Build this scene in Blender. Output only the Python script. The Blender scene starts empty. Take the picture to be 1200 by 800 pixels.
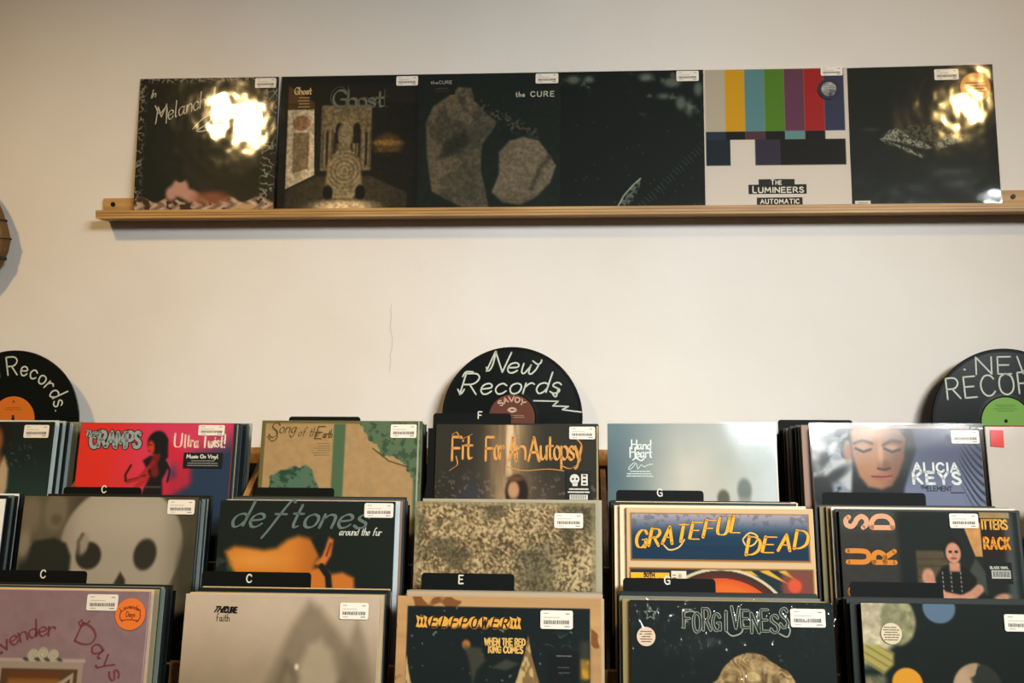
import bpy, bmesh, math, random
import numpy as np
from mathutils import Vector, Matrix, noise as mnoise

random.seed(7)
R = math.radians
C = bpy.context.scene.collection
S = bpy.context.scene

# ------------------------------------------------------------------ camera
cam_d = bpy.data.cameras.new('camera')
cam_d.lens = 35
cam_d.sensor_width = 36
cam = bpy.data.objects.new('camera', cam_d)
cam.location = (0, 0, 1.35)
cam.rotation_euler = (R(90), 0, R(3.5))
C.objects.link(cam)
S.camera = cam

# ------------------------------------------------------------------ light
S.view_settings.view_transform = 'Standard'
S.view_settings.look = 'None'
S.view_settings.exposure = 0.0
S.view_settings.gamma = 1.0
S.view_settings.use_curve_mapping = False

wd = bpy.data.worlds.new('room_light')
S.world = wd
wd.use_nodes = True
wd.node_tree.nodes['Background'].inputs[0].default_value = (1.0, 0.80, 0.66, 1)
wd.node_tree.nodes['Background'].inputs[1].default_value = 0.09


def area(name, loc, aim, size, size_y, power, col):
    l = bpy.data.lights.new(name, 'AREA')
    l.shape = 'RECTANGLE'
    l.size = size
    l.size_y = size_y
    l.energy = power
    l.color = col
    o = bpy.data.objects.new(name, l)
    o.location = loc
    o.rotation_euler = (Vector(aim) - Vector(loc)).to_track_quat('-Z', 'Y').to_euler()
    C.objects.link(o)
    return o


def spot(name, loc, aim, power, col, rad, cone):
    l = bpy.data.lights.new(name, 'SPOT')
    l.energy = power
    l.color = col
    l.shadow_soft_size = rad
    l.spot_size = R(cone)
    l.spot_blend = 1.0
    o = bpy.data.objects.new(name, l)
    o.location = loc
    o.rotation_euler = (Vector(aim) - Vector(loc)).to_track_quat('-Z', 'Y').to_euler()
    C.objects.link(o)


# daylight from a high shop window on the right behind the camera, and two warm ceiling lamps in shades
key = area('window_light', (1.50, -0.9, 2.53), (-0.10, 2.2, 0.85), 1.3, 0.42, 18.6, (0.955, 1.0, 1.0))
key.data.spread = R(56)
spot('ceiling_lamp_light', (-1.56, 0.1, 2.95), (-1.0, 2.2, 0.75), 150, (1.0, 0.665, 0.27), 0.10, 62)
spot('ceiling_lamp_light', (1.72, 0.1, 2.95), (0.72, 2.2, 0.95), 66, (1.0, 0.66, 0.24), 0.08, 84)


# ------------------------------------------------------------------ colour and materials
def lin(c):
    c = np.asarray(c, dtype=float)
    return np.where(c <= 0.04045, c / 12.92, ((c + 0.055) / 1.055) ** 2.4)


def hexc(h):
    if isinstance(h, str):
        return np.array([int(h[i:i + 2], 16) / 255 for i in (0, 2, 4)])
    return np.array([v / 255 for v in h])


MATS = {}


def mat(name, col, rough=0.5, metal=0.0, spec=0.5, coat=0.0):
    if name in MATS:
        return MATS[name]
    m = bpy.data.materials.new(name)
    m.use_nodes = True
    b = m.node_tree.nodes['Principled BSDF']
    b.inputs['Base Color'].default_value = (*lin(hexc(col)), 1)
    b.inputs['Roughness'].default_value = rough
    b.inputs['Metallic'].default_value = metal
    b.inputs['Specular IOR Level'].default_value = spec
    b.inputs['Coat Weight'].default_value = coat
    b.inputs['Coat Roughness'].default_value = 0.15
    MATS[name] = m
    return m


def ink(col):
    if not isinstance(col, str):
        col = '%02x%02x%02x' % tuple(col)
    return mat('ink_' + col, col, 0.6, 0, 0.15)


def nodes(m):
    t = m.node_tree
    return t, t.nodes, t.links, t.nodes['Principled BSDF']


def mat_print():
    m = mat('printed_card', 'ffffff', 0.6, 0, 0.12)
    t, n, l, b = nodes(m)
    a = n.new('ShaderNodeVertexColor')
    a.layer_name = 'Print'
    l.new(a.outputs['Color'], b.inputs['Base Color'])
    return m


def mat_wrap(name, scale, strength, stretch, rough=0.07, gloss=1.0):
    """clear plastic: transparent with a fresnel reflection on a wavy film"""
    m = bpy.data.materials.new(name)
    m.use_nodes = True
    t = m.node_tree
    n, l = t.nodes, t.links
    n.remove(n['Principled BSDF'])
    out = n['Material Output']
    tr = n.new('ShaderNodeBsdfTransparent')
    tr.inputs[0].default_value = (0.985, 0.985, 0.98, 1)
    gl = n.new('ShaderNodeBsdfGlossy')
    gl.inputs['Roughness'].default_value = rough
    gl.inputs['Color'].default_value = (1, 1, 1, 1)
    fr = n.new('ShaderNodeFresnel')
    ge = n.new('ShaderNodeNewGeometry')
    mr = n.new('ShaderNodeMapRange')          # a thin film reflects alike from both faces
    mr.inputs['To Min'].default_value = 1.5
    mr.inputs['To Max'].default_value = 1 / 1.5
    l.new(ge.outputs['Backfacing'], mr.inputs['Value'])
    l.new(mr.outputs[0], fr.inputs['IOR'])
    mx = n.new('ShaderNodeMixShader')
    tc = n.new('ShaderNodeTexCoord')
    mp = n.new('ShaderNodeMapping')
    mp.inputs['Scale'].default_value = stretch
    nz = n.new('ShaderNodeTexNoise')
    nz.inputs['Scale'].default_value = scale
    nz.inputs['Detail'].default_value = 3
    oi = n.new('ShaderNodeObjectInfo')
    ad = n.new('ShaderNodeVectorMath')
    ad.operation = 'ADD'
    l.new(tc.outputs['Object'], ad.inputs[0])
    l.new(oi.outputs['Location'], ad.inputs[1])
    bp = n.new('ShaderNodeBump')
    bp.inputs['Strength'].default_value = strength
    bp.inputs['Distance'].default_value = 0.01
    l.new(ad.outputs[0], mp.inputs[0])
    l.new(mp.outputs[0], nz.inputs['Vector'])
    l.new(nz.outputs[0], bp.inputs['Height'])
    l.new(bp.outputs[0], gl.inputs['Normal'])
    l.new(bp.outputs[0], fr.inputs['Normal'])
    l.new(fr.outputs[0], mx.inputs[0])
    l.new(tr.outputs[0], mx.inputs[1])
    l.new(gl.outputs[0], mx.inputs[2])
    l.new(mx.outputs[0], out.inputs[0])
    MATS[name] = m
    return m


def mat_wall():
    m = mat('painted_plaster', (214, 208, 199), 0.75, 0, 0.25)
    t, n, l, b = nodes(m)
    tc = n.new('ShaderNodeTexCoord')
    nz = n.new('ShaderNodeTexNoise')
    nz.inputs['Scale'].default_value = 2.2
    nz.inputs['Detail'].default_value = 5
    cr = n.new('ShaderNodeValToRGB')
    cr.color_ramp.elements[0].position = 0.3
    cr.color_ramp.elements[0].color = (*lin(hexc((211, 204, 195))), 1)
    cr.color_ramp.elements[1].position = 0.7
    cr.color_ramp.elements[1].color = (*lin(hexc((218, 213, 207))), 1)
    l.new(tc.outputs['Object'], nz.inputs['Vector'])
    l.new(nz.outputs[0], cr.inputs[0])
    l.new(cr.outputs[0], b.inputs['Base Color'])
    n2 = n.new('ShaderNodeTexNoise')
    n2.inputs['Scale'].default_value = 9
    n2.inputs['Detail'].default_value = 6
    bp = n.new('ShaderNodeBump')
    bp.inputs['Strength'].default_value = 0.4
    bp.inputs['Distance'].default_value = 0.006
    l.new(tc.outputs['Object'], n2.inputs['Vector'])
    l.new(n2.outputs[0], bp.inputs['Height'])
    l.new(bp.outputs[0], b.inputs['Normal'])
    return m


def mat_wood(name, c1, c2, stretch, scale=6, rough=0.5):
    m = mat(name, c1, rough, 0, 0.4)
    t, n, l, b = nodes(m)
    tc = n.new('ShaderNodeTexCoord')
    mp = n.new('ShaderNodeMapping')
    mp.inputs['Scale'].default_value = stretch
    nz = n.new('ShaderNodeTexNoise')
    nz.inputs['Scale'].default_value = scale
    nz.inputs['Detail'].default_value = 6
    cr = n.new('ShaderNodeValToRGB')
    cr.color_ramp.elements[0].position = 0.32
    cr.color_ramp.elements[0].color = (*lin(hexc(c1)), 1)
    cr.color_ramp.elements[1].position = 0.68
    cr.color_ramp.elements[1].color = (*lin(hexc(c2)), 1)
    l.new(tc.outputs['Object'], mp.inputs[0])
    l.new(mp.outputs[0], nz.inputs['Vector'])
    l.new(nz.outputs[0], cr.inputs[0])
    l.new(cr.outputs[0], b.inputs['Base Color'])
    return m


def mat_vinyl():
    m = mat('black_vinyl', (7, 12, 11), 0.3, 0, 0.3)
    t, n, l, b = nodes(m)
    tc = n.new('ShaderNodeTexCoord')
    w = n.new('ShaderNodeTexWave')
    w.wave_type = 'RINGS'
    w.rings_direction = 'Y'
    w.inputs['Scale'].default_value = 260
    w.inputs['Distortion'].default_value = 0.4
    bp = n.new('ShaderNodeBump')
    bp.inputs['Strength'].default_value = 0.08
    bp.inputs['Distance'].default_value = 0.0004
    l.new(tc.outputs['Object'], w.inputs['Vector'])
    l.new(w.outputs['Fac'], bp.inputs['Height'])
    l.new(bp.outputs[0], b.inputs['Normal'])
    return m


M_PRINT = mat_print()
M_WRAP = mat_wrap('clear_plastic_sleeve', 5, 0.10, (1, 1, 1), 0.10)
M_SHRINK = mat_wrap('tight_shrink_wrap', 7, 0.30, (1.0, 1, 0.8), 0.06)
M_CRINKLE = mat_wrap('crinkled_shrink_wrap', 120, 0.8, (1.0, 1, 0.22), 0.08)
M_WALL = mat_wall()
M_PLY = mat_wood('pine_plywood', (146, 108, 58), (186, 146, 88), (1, 20, 20), 5)
M_RACK = mat_wood('rack_plywood', (140, 96, 48), (176, 130, 74), (14, 1.5, 14), 6)
M_CARD = mat('black_divider_plastic', (7, 11, 10), 0.6, 0, 0.1)
M_VINYL = mat_vinyl()
M_STICKER = mat('white_sticker_paper', (226, 218, 206), 0.5, 0, 0.3)
M_SCREW = mat('dark_screw', (28, 22, 16), 0.4, 0.8)
M_FLOOR = mat_wood('floor_boards', (96, 70, 46), (126, 94, 64), (2, 22, 1), 4)


# ------------------------------------------------------------------ object helpers
def link(name, me, parent=None):
    o = bpy.data.objects.new(name, me)
    C.objects.link(o)
    if parent is not None:
        o.parent = parent
    return o


def empty(name, loc, rot=(0, 0, 0)):
    o = bpy.data.objects.new(name, None)
    o.empty_display_size = 0.02
    C.objects.link(o)
    o.location = loc
    o.rotation_euler = rot
    return o


def tag(o, label=None, cat=None, group=None, kind=None):
    if label:
        o['label'] = label
    if cat:
        o['category'] = cat
    if group:
        o['group'] = group
    if kind:
        o['kind'] = kind
    return o


class MB:
    """collects polygons with materials and makes ONE mesh object"""

    def __init__(s):
        s.v, s.f, s.m, s.mats = [], [], [], []

    def mi(s, m):
        if m not in s.mats:
            s.mats.append(m)
        return s.mats.index(m)

    def add(s, verts, faces, m):
        k = len(s.v)
        s.v += [tuple(p) for p in verts]
        i = s.mi(m)
        for f in faces:
            s.f.append([k + a for a in f])
            s.m.append(i)

    def box(s, x0, x1, y0, y1, z0, z1, m):
        v = [(x, y, z) for x in (x0, x1) for y in (y0, y1) for z in (z0, z1)]
        s.add(v, [(0, 1, 3, 2), (4, 6, 7, 5), (0, 4, 5, 1), (2, 3, 7, 6), (0, 2, 6, 4), (1, 5, 7, 3)], m)

    def prism_x(s, prof, x0, x1, m):
        n = len(prof)
        v = [(x0, y, z) for y, z in prof] + [(x1, y, z) for y, z in prof]
        f = [list(range(n)), list(range(2 * n - 1, n - 1, -1))]
        f += [(i, i + n, (i + 1) % n + n, (i + 1) % n) for i in range(n)]
        s.add(v, f, m)

    def plate(s, pts, y0, y1, m):
        """outline in x,z extruded between y0 (front) and y1"""
        n = len(pts)
        v = [(x, y0, z) for x, z in pts] + [(x, y1, z) for x, z in pts]
        f = [list(range(n)), list(range(2 * n - 1, n - 1, -1))]
        f += [(i, i + n, (i + 1) % n + n, (i + 1) % n) for i in range(n)]
        s.add(v, f, m)

    def build(s, name, parent=None, bevel=0):
        me = bpy.data.meshes.new(name)
        me.from_pydata(s.v, [], s.f)
        for m in s.mats:
            me.materials.append(m)
        me.polygons.foreach_set('material_index', s.m)
        if bevel or True:
            bm = bmesh.new()
            bm.from_mesh(me)
            if bevel:
                bmesh.ops.bevel(bm, geom=list(bm.edges), offset=bevel, segments=2, profile=0.5, affect='EDGES')
            bmesh.ops.recalc_face_normals(bm, faces=bm.faces)
            bm.to_mesh(me)
            bm.free()
        me.update()
        return link(name, me, parent)


def rrect(x0, x1, z0, z1, r, n=4):
    p = []
    for cx, cz, a0 in ((x1 - r, z1 - r, 0), (x0 + r, z1 - r, 90), (x0 + r, z0 + r, 180), (x1 - r, z0 + r, 270)):
        for i in range(n + 1):
            a = R(a0 + 90 * i / n)
            p.append((cx + r * math.cos(a), cz + r * math.sin(a)))
    return p


def circ(cx, cz, r, n=32):
    return [(cx + r * math.cos(2 * math.pi * i / n), cz + r * math.sin(2 * math.pi * i / n)) for i in range(n)]


# ------------------------------------------------------------------ stroke lettering
# every letter: strokes separated by |, leading s = smooth curve
GLYPH = {
    'A': '0,0 .35,1 .7,0|.13,.36 .57,.36',
    'B': '0,0 0,1|s0,1 .38,.98 .5,.77 .36,.55 0,.53|s0,.53 .42,.52 .58,.28 .42,.02 0,0',
    'C': 's.62,.8 .47,.97 .22,.96 .03,.68 .03,.32 .22,.04 .47,.03 .64,.2',
    'D': '0,0 0,1|s0,1 .34,.97 .6,.72 .6,.28 .34,.03 0,0',
    'E': '.52,1 0,1 0,0 .54,0|0,.52 .44,.52',
    'F': '.52,1 0,1 0,0|0,.52 .42,.52',
    'G': 's.62,.8 .47,.97 .22,.96 .03,.68 .03,.32 .22,.04 .47,.03 .64,.2|.38,.45 .64,.45 .64,.05',
    'H': '0,0 0,1|.6,0 .6,1|0,.52 .6,.52',
    'I': '.05,0 .05,1',
    'J': 's.4,1 .4,.25 .3,.03 .1,.03 0,.2',
    'K': '0,0 0,1|.55,1 0,.42|.18,.6 .6,0',
    'L': '0,1 0,0 .5,0',
    'M': '0,0 .08,1 .4,.3 .72,1 .8,0',
    'N': '0,0 0,1 .62,0 .62,1',
    'O': 's.33,1 .08,.85 0,.5 .08,.15 .33,0 .58,.15 .66,.5 .58,.85 .33,1',
    'P': '0,0 0,1|s0,1 .4,.98 .55,.74 .4,.48 0,.46',
    'R': '0,0 0,1|s0,1 .4,.98 .54,.75 .38,.5 0,.48|.25,.48 .6,0',
    'S': 's.5,.85 .35,.99 .12,.96 .04,.75 .2,.57 .42,.44 .54,.22 .4,.02 .15,.02 0,.18',
    'T': '0,1 .64,1|.32,1 .32,0',
    'U': 's0,1 0,.3 .1,.05 .3,0 .5,.05 .6,.3 .6,1',
    'V': '0,1 .33,0 .66,1',
    'W': '0,1 .22,0 .44,.8 .66,0 .88,1',
    'X': '0,0 .6,1|0,1 .6,0',
    'Y': '0,1 .32,.48 .64,1|.32,.48 .32,0',
    'Z': '0,1 .55,1 0,0 .58,0',
    'a': 's.4,.42 .25,.5 .07,.42 .02,.2 .14,0 .3,.08 .4,.35|s.41,.5 .4,.15 .46,0 .52,.06',
    'b': '0,1 0,0|s0,.38 .2,.5 .4,.4 .42,.15 .25,0 0,.1',
    'c': 's.38,.4 .22,.5 .06,.4 .02,.2 .14,.01 .3,.02 .42,.14',
    'd': 's.4,.42 .25,.5 .07,.42 .02,.2 .14,0 .3,.06 .4,.25|.42,1 .4,.05',
    'e': 's.02,.24 .36,.3 .36,.44 .22,.51 .06,.42 .02,.2 .14,.01 .3,.02 .42,.14',
    '~': 's.58,.98 .5,1.03 .42,.93 .3,.5 .16,-.1 .06,-.42|.14,.5 .5,.5',
    'f': 's.42,.95 .32,1.02 .2,.9 .16,.5 .14,0|.02,.5 .34,.5',
    'g': 's.4,.42 .25,.5 .07,.42 .02,.22 .14,.03 .3,.1 .4,.35|s.42,.5 .4,-.1 .3,-.34 .12,-.34 .02,-.22',
    'h': '0,1 0,0|s0,.3 .15,.48 .32,.46 .38,.3 .38,0',
    'i': '.05,.5 .05,0|.05,.68 .06,.72',
    'k': '0,1 0,0|.35,.5 0,.2|.12,.3 .38,0',
    'l': 's.05,1 .05,.2 .1,0 .18,.04',
    'm': '0,.5 0,0|s0,.3 .12,.48 .25,.46 .3,.3 .3,0|s.3,.3 .42,.48 .55,.46 .6,.3 .6,0',
    'n': '0,.5 0,0|s0,.3 .15,.48 .32,.46 .38,.3 .38,0',
    'o': 's.21,.5 .05,.42 .01,.24 .08,.06 .21,0 .35,.06 .41,.24 .36,.42 .21,.5',
    'p': '0,.5 0,-.35|s0,.38 .2,.5 .4,.4 .42,.15 .25,0 0,.1',
    'r': '0,.5 0,0|s0,.28 .1,.44 .22,.5 .32,.44',
    's': 's.34,.4 .22,.5 .08,.47 .05,.35 .18,.26 .32,.18 .32,.05 .16,-.01 0,.08',
    't': 's.15,.85 .14,.2 .2,.01 .32,.05|0,.52 .32,.52',
    'u': 's0,.5 .01,.15 .1,.01 .25,.04 .38,.25|.4,.5 .4,0',
    'v': '0,.5 .18,0 .38,.5',
    'w': 's0,.5 .06,.1 .18,.02 .28,.3 .3,.45|s.3,.4 .34,.08 .46,.02 .56,.25 .58,.5',
    'y': '0,.5 .2,.04|s.42,.5 .25,.05 .12,-.3 0,-.33',
    'z': '0,.5 .36,.5 0,0 .38,0',
    '5': 's.48,1 .1,1|.1,1 .06,.58|s.06,.58 .3,.66 .5,.5 .52,.25 .36,.02 .14,.02 .02,.16',
    '0': 's.3,1 .08,.85 0,.5 .08,.15 .3,0 .52,.15 .6,.5 .52,.85 .3,1',
    '!': '.06,1 .05,.3|.05,.03 .06,0',
    '.': '.04,.02 .06,.02',
    '-': '0,.45 .3,.45',
}


def catmull(p, k=5):
    if len(p) < 3:
        return p
    q = [p[0]] + list(p) + [p[-1]]
    out = []
    for i in range(1, len(q) - 2):
        a, b, c, d = q[i - 1], q[i], q[i + 1], q[i + 2]
        for j in range(k):
            t = j / k
            out.append(tuple(0.5 * (2 * b[m] + (c[m] - a[m]) * t + (2 * a[m] - 5 * b[m] + 4 * c[m] - d[m]) * t * t
                                    + (3 * b[m] - a[m] - 3 * c[m] + d[m]) * t ** 3) for m in (0, 1)))
    out.append(tuple(p[-1]))
    return out


def layout(text, size=1.0, track=0.16, space=0.42, slant=0.0, narrow=1.0, jitter=0.0, seed=1):
    """polylines of a line of text, baseline at y=0, starting at x=0; returns (polys, width)"""
    rnd = random.Random(seed)
    x, polys = 0.0, []
    for ch in text:
        if ch == ' ':
            x += space
            continue
        g = GLYPH[ch]
        w = 0
        jy = rnd.uniform(-jitter, jitter)
        for st in g.split('|'):
            sm = st[0] == 's'
            p = [tuple(map(float, q.split(','))) for q in st.lstrip('s').split()]
            w = max(w, max(q[0] for q in p))
            if sm:
                p = catmull(p)
            polys.append([((x + q[0] * narrow + slant * q[1]) * size, (q[1] + jy) * size) for q in p])
        x += w * narrow + track
    return polys, (x - track) * size


def ribbon(p, w, nib=None):
    """flat stroke along a polyline: quads plus round ends; nib=(angle, thin share) makes a broad pen"""
    V, F = [], []
    n = len(p)
    dirs = []
    for i in range(n):
        a = p[max(0, i - 1)]
        b = p[min(n - 1, i + 1)]
        dx, dy = b[0] - a[0], b[1] - a[1]
        L = math.hypot(dx, dy) or 1e-9
        dirs.append((dx / L, dy / L))

    def wid(d):
        if not nib:
            return w / 2
        a = R(nib[0])
        s = abs(d[0] * math.sin(a) - d[1] * math.cos(a))
        return w / 2 * (nib[1] + (1 - nib[1]) * s)

    def seg(a, b, da, db):
        k = len(V)
        wa, wb = wid(da), wid(db)
        V.extend([(a[0] - da[1] * wa, a[1] + da[0] * wa), (b[0] - db[1] * wb, b[1] + db[0] * wb),
                  (b[0] + db[1] * wb, b[1] - db[0] * wb), (a[0] + da[1] * wa, a[1] - da[0] * wa)])
        F.append((k, k + 1, k + 2, k + 3))

    def cap(c, r):
        k = len(V)
        V.extend([(c[0] + r * math.cos(i * math.pi / 4), c[1] + r * math.sin(i * math.pi / 4)) for i in range(8)])
        F.append(tuple(range(k, k + 8)))

    for i in range(n - 1):
        d0 = (p[i + 1][0] - p[i][0], p[i + 1][1] - p[i][1])
        L = math.hypot(*d0) or 1e-9
        d0 = (d0[0] / L, d0[1] / L)
        sharp = (dirs[i][0] * d0[0] + dirs[i][1] * d0[1] < 0.93) or (dirs[i + 1][0] * d0[0] + dirs[i + 1][1] * d0[1] < 0.93)
        if sharp:
            seg(p[i], p[i + 1], d0, d0)
        else:
            seg(p[i], p[i + 1], dirs[i], dirs[i + 1])
        if i > 0 and sharp:
            cap(p[i], wid(d0))
    cap(p[0], wid(dirs[0]))
    cap(p[-1], wid(dirs[-1]))
    return V, F


# ------------------------------------------------------------------ print artwork (numpy, per cover point)
def vn(U, V, s, seed, octv=3, sx=1.0, sy=1.0):
    """value noise 0..1"""
    if sx == sy:
        U, V = U * .83 + V * .56 + 3.1, V * .83 - U * .56 + 7.7
    out = np.zeros_like(U)
    amp, tot = 1.0, 0.0
    for o in range(octv):
        x, y = U * s * sx, V * s * sy
        xi, yi = np.floor(x).astype(np.int64), np.floor(y).astype(np.int64)
        fx, fy = x - xi, y - yi
        fx = fx * fx * (3 - 2 * fx)
        fy = fy * fy * (3 - 2 * fy)

        def h(a, b):
            n = (a * 374761393 + b * 668265263 + (seed + o * 17) * 2147483) & 0x7fffffff
            n = ((n ^ (n >> 13)) * 1274126177) & 0x7fffffff
            n = ((n ^ (n >> 11)) * 69069 + 12345) & 0x7fffffff
            return ((n ^ (n >> 16)) & 0xffff) / 65535.0
        v = (h(xi, yi) * (1 - fx) + h(xi + 1, yi) * fx) * (1 - fy) + (h(xi, yi + 1) * (1 - fx) + h(xi + 1, yi + 1) * fx) * fy
        out += v * amp
        tot += amp
        amp *= 0.55
        s *= 2.1
        if sx == sy:
            U, V = U * .6 - V * .8, V * .6 + U * .8
    return out / tot


def sst(x, a, b):
    t = np.clip((x - a) / (b - a + 1e-9), 0, 1)
    return t * t * (3 - 2 * t)


class Art:
    """paints colours on the cover grid; u runs right, v runs down, both in sleeve widths"""

    def __init__(s, U, V, base):
        s.U, s.V = U, V
        s.c = np.zeros(U.shape + (3,)) + hexc(base)

    def fill(s, m, col):
        m = np.clip(m, 0, 1)[..., None]
        s.c = s.c * (1 - m) + hexc(col) * m

    def mul(s, f):
        s.c = np.clip(s.c * np.asarray(f)[..., None], 0, 1)

    def ell(s, cu, cv, ru, rv, soft=0.02, rot=0):
        a = R(rot)
        du, dv = s.U - cu, s.V - cv
        x = du * math.cos(a) + dv * math.sin(a)
        y = -du * math.sin(a) + dv * math.cos(a)
        r = np.sqrt((x / ru) ** 2 + (y / rv) ** 2)
        k = soft / min(ru, rv)
        return 1 - sst(r, 1 - k, 1 + k)

    def rect(s, u0, v0, u1, v1, soft=0.002):
        return (sst(s.U, u0 - soft, u0 + soft) * (1 - sst(s.U, u1 - soft, u1 + soft))
                * sst(s.V, v0 - soft, v0 + soft) * (1 - sst(s.V, v1 - soft, v1 + soft)))

    def poly(s, pts, soft=0.004):
        x, y = s.U, s.V
        d = np.full(x.shape, 1e9)
        inside = np.zeros(x.shape, bool)
        n = len(pts)
        for i in range(n):
            ax, ay = pts[i]
            bx, by = pts[(i + 1) % n]
            ex, ey = bx - ax, by - ay
            t = np.clip(((x - ax) * ex + (y - ay) * ey) / (ex * ex + ey * ey + 1e-12), 0, 1)
            d = np.minimum(d, np.hypot(x - ax - t * ex, y - ay - t * ey))
            c = ((ay > y) != (by > y)) & (x < (bx - ax) * (y - ay) / (by - ay + 1e-12) + ax)
            inside ^= c
        sd = np.where(inside, -d, d)
        return 1 - sst(sd, -soft, soft)

    def stroke(s, pts, w, soft=0.003):
        d = np.full(s.U.shape, 1e9)
        for (ax, ay), (bx, by) in zip(pts[:-1], pts[1:]):
            ex, ey = bx - ax, by - ay
            t = np.clip(((s.U - ax) * ex + (s.V - ay) * ey) / (ex * ex + ey * ey + 1e-12), 0, 1)
            d = np.minimum(d, np.hypot(s.U - ax - t * ex, s.V - ay - t * ey))
        return 1 - sst(d, w / 2 - soft, w / 2 + soft)

    def n(s, sc, seed, o=3, sx=1, sy=1):
        return vn(s.U, s.V, sc, seed, o, sx, sy)


# ------------------------------------------------------------------ record sleeve with a printed front
class Sleeve:
    def __init__(s, label, X, Y, Z, w=0.315, h=None, lean=13, thick=0.005, at_top=True, spine='2a2a28', group=None, roll=0.0, yaw=0.0):
        h = h or w
        s.w, s.h = w, h
        th = R(lean)
        loc = (X, Y - h * math.sin(th), Z - h * math.cos(th)) if at_top else (X, Y, Z)
        s.root = empty('record_sleeve', loc, (-th, R(roll), R(yaw)))
        tag(s.root, label, 'record', group)
        b = MB()
        b.box(-w / 2, w / 2, 0, thick, 0, h, ink(spine))
        b.build('card_jacket', s.root, 0.0007)
        s.txt = MB()

    def xz(s, u, v):
        return (u - 0.5) * s.w, s.h - v * s.w

    def art(s, fn, base, n=190, vmax=0.56):
        w, h = s.w, s.h
        e = 0.0008 / w
        vm = vmax if vmax < 1 else h / w - e
        us = np.linspace(e, 1 - e, n)
        vs = np.linspace(e, vm, max(2, int(n * vm)))
        if vmax < 1:
            vs = np.append(vs, h / w - e)
        U, V = np.meshgrid(us, vs)
        a = Art(U, V, base)
        fn(a)
        nu, nv = len(us), len(vs)
        co = np.stack([(U - 0.5) * w, np.full(U.shape, -0.0004), h - V * w], -1).reshape(-1, 3)
        i = np.arange(nu * nv).reshape(nv, nu)
        q = np.stack([i[:-1, :-1], i[1:, :-1], i[1:, 1:], i[:-1, 1:]], -1).reshape(-1, 4)
        me = bpy.data.meshes.new('cover_artwork')
        me.vertices.add(len(co))
        me.vertices.foreach_set('co', co.ravel())
        me.loops.add(q.size)
        me.loops.foreach_set('vertex_index', q.ravel().astype(np.int32))
        me.polygons.add(len(q))
        me.polygons.foreach_set('loop_start', np.arange(0, q.size, 4, dtype=np.int32))
        me.polygons.foreach_set('loop_total', np.full(len(q), 4, dtype=np.int32))
        at = me.color_attributes.new('Print', 'FLOAT_COLOR', 'POINT')
        col = np.ones((len(co), 4))
        col[:, :3] = 0.80 * lin(np.clip(a.c, 0, 1)).reshape(-1, 3) ** 1.07
        at.data.foreach_set('color', col.ravel())
        me.materials.append(M_PRINT)
        me.update()
        me.validate()
        link('cover_artwork', me, s.root)

    def strokes(s, polys, width, col, layer=1, nib=None, mb=None, warp=None):
        """polylines already in cover coordinates (u,v)"""
        mb = mb or s.txt
        for p in polys:
            q = [s.xz(*(warp(*a) if warp else a)) for a in p]
            V, F = ribbon(q, width * s.w, nib)
            mb.add([(x, -0.0004 - 0.0003 * layer, z) for x, z in V], F, ink(col))

    def text(s, t, u, v, size, col, width=0.012, layer=1, nib=None, rot=0, fit=None, arc=None, outline=None, ocol=None, **kw):
        """u,v = left end of the baseline; size = cap height in sleeve widths; fit = total width"""
        polys, W = layout(t, size, **kw)
        kx = fit / W if fit else 1
        a = R(rot)
        out = []
        for p in polys:
            q = []
            for x, y in p:
                x *= kx
                if arc:
                    cu, cv, rad, a0 = arc
                    an = R(a0) - x / rad
                    q.append((cu + (rad + y) * math.cos(an), cv - (rad + y) * math.sin(an)))
                else:
                    q.append((u + x * math.cos(a) - y * math.sin(a), v - x * math.sin(a) - y * math.cos(a)))
            out.append(q)
        if outline:
            s.strokes(out, width + outline, ocol, layer, nib)
            layer += 1
        s.strokes(out, width, col, layer, nib)

    def patch(s, pts, col, layer=1):
        q = [s.xz(*p) for p in pts]
        s.txt.add([(x, -0.0004 - 0.0003 * layer, z) for x, z in q], [tuple(range(len(q)))], ink(col))

    def box(s, u0, v0, u1, v1, col, layer=1):
        s.patch([(u0, v0), (u1, v0), (u1, v1), (u0, v1)], col, layer)

    def dashes(s, u0, v0, u1, v1, rows, col, seed=1, width=None, align='c', mb=None, y=None):
        """lines of print too small to read"""
        rnd = random.Random(seed)
        st = []
        for r in range(rows):
            v = v0 + (v1 - v0) * (r + 0.5) / rows
            L = (u1 - u0) * rnd.uniform(0.6, 1.0)
            a = {'c': (u0 + u1 - L) / 2, 'l': u0, 'r': u1 - L}[align]
            x = a
            while x < a + L - 0.004:
                k = rnd.uniform(0.008, 0.03)
                st.append([(x, v), (min(x + k, a + L), v)])
                x += k + 0.006
        s.strokes(st, width or (v1 - v0) / rows * 0.42, col, 1 if y is None else y, mb=mb)

    def price(s, u0, v0, u1, v1, seed=3):
        x0, z1 = s.xz(u0, v0)
        x1, z0 = s.xz(u1, v1)
        b = MB()
        b.plate(rrect(x0, x1, z0, z1, 0.003), -0.0026, -0.0022, M_STICKER)
        st = b.build('price_sticker', s.root)
        rnd = random.Random(seed)
        c = MB()
        w, hh = x1 - x0, z1 - z0
        x = x0 + w * 0.1
        while x < x0 + w * 0.88:
            k = rnd.choice((0.0006, 0.001, 0.0015))
            zt = z0 + hh * (0.46 + rnd.uniform(-.02, .02))
            c.add([(x, -0.00275, z0 + hh * 0.26), (x + k, -0.00275, z0 + hh * 0.26), (x + k, -0.00275, zt), (x, -0.00275, zt)], [(0, 1, 2, 3)], ink('46413a'))
            x += k + rnd.choice((0.0005, 0.001))
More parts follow.
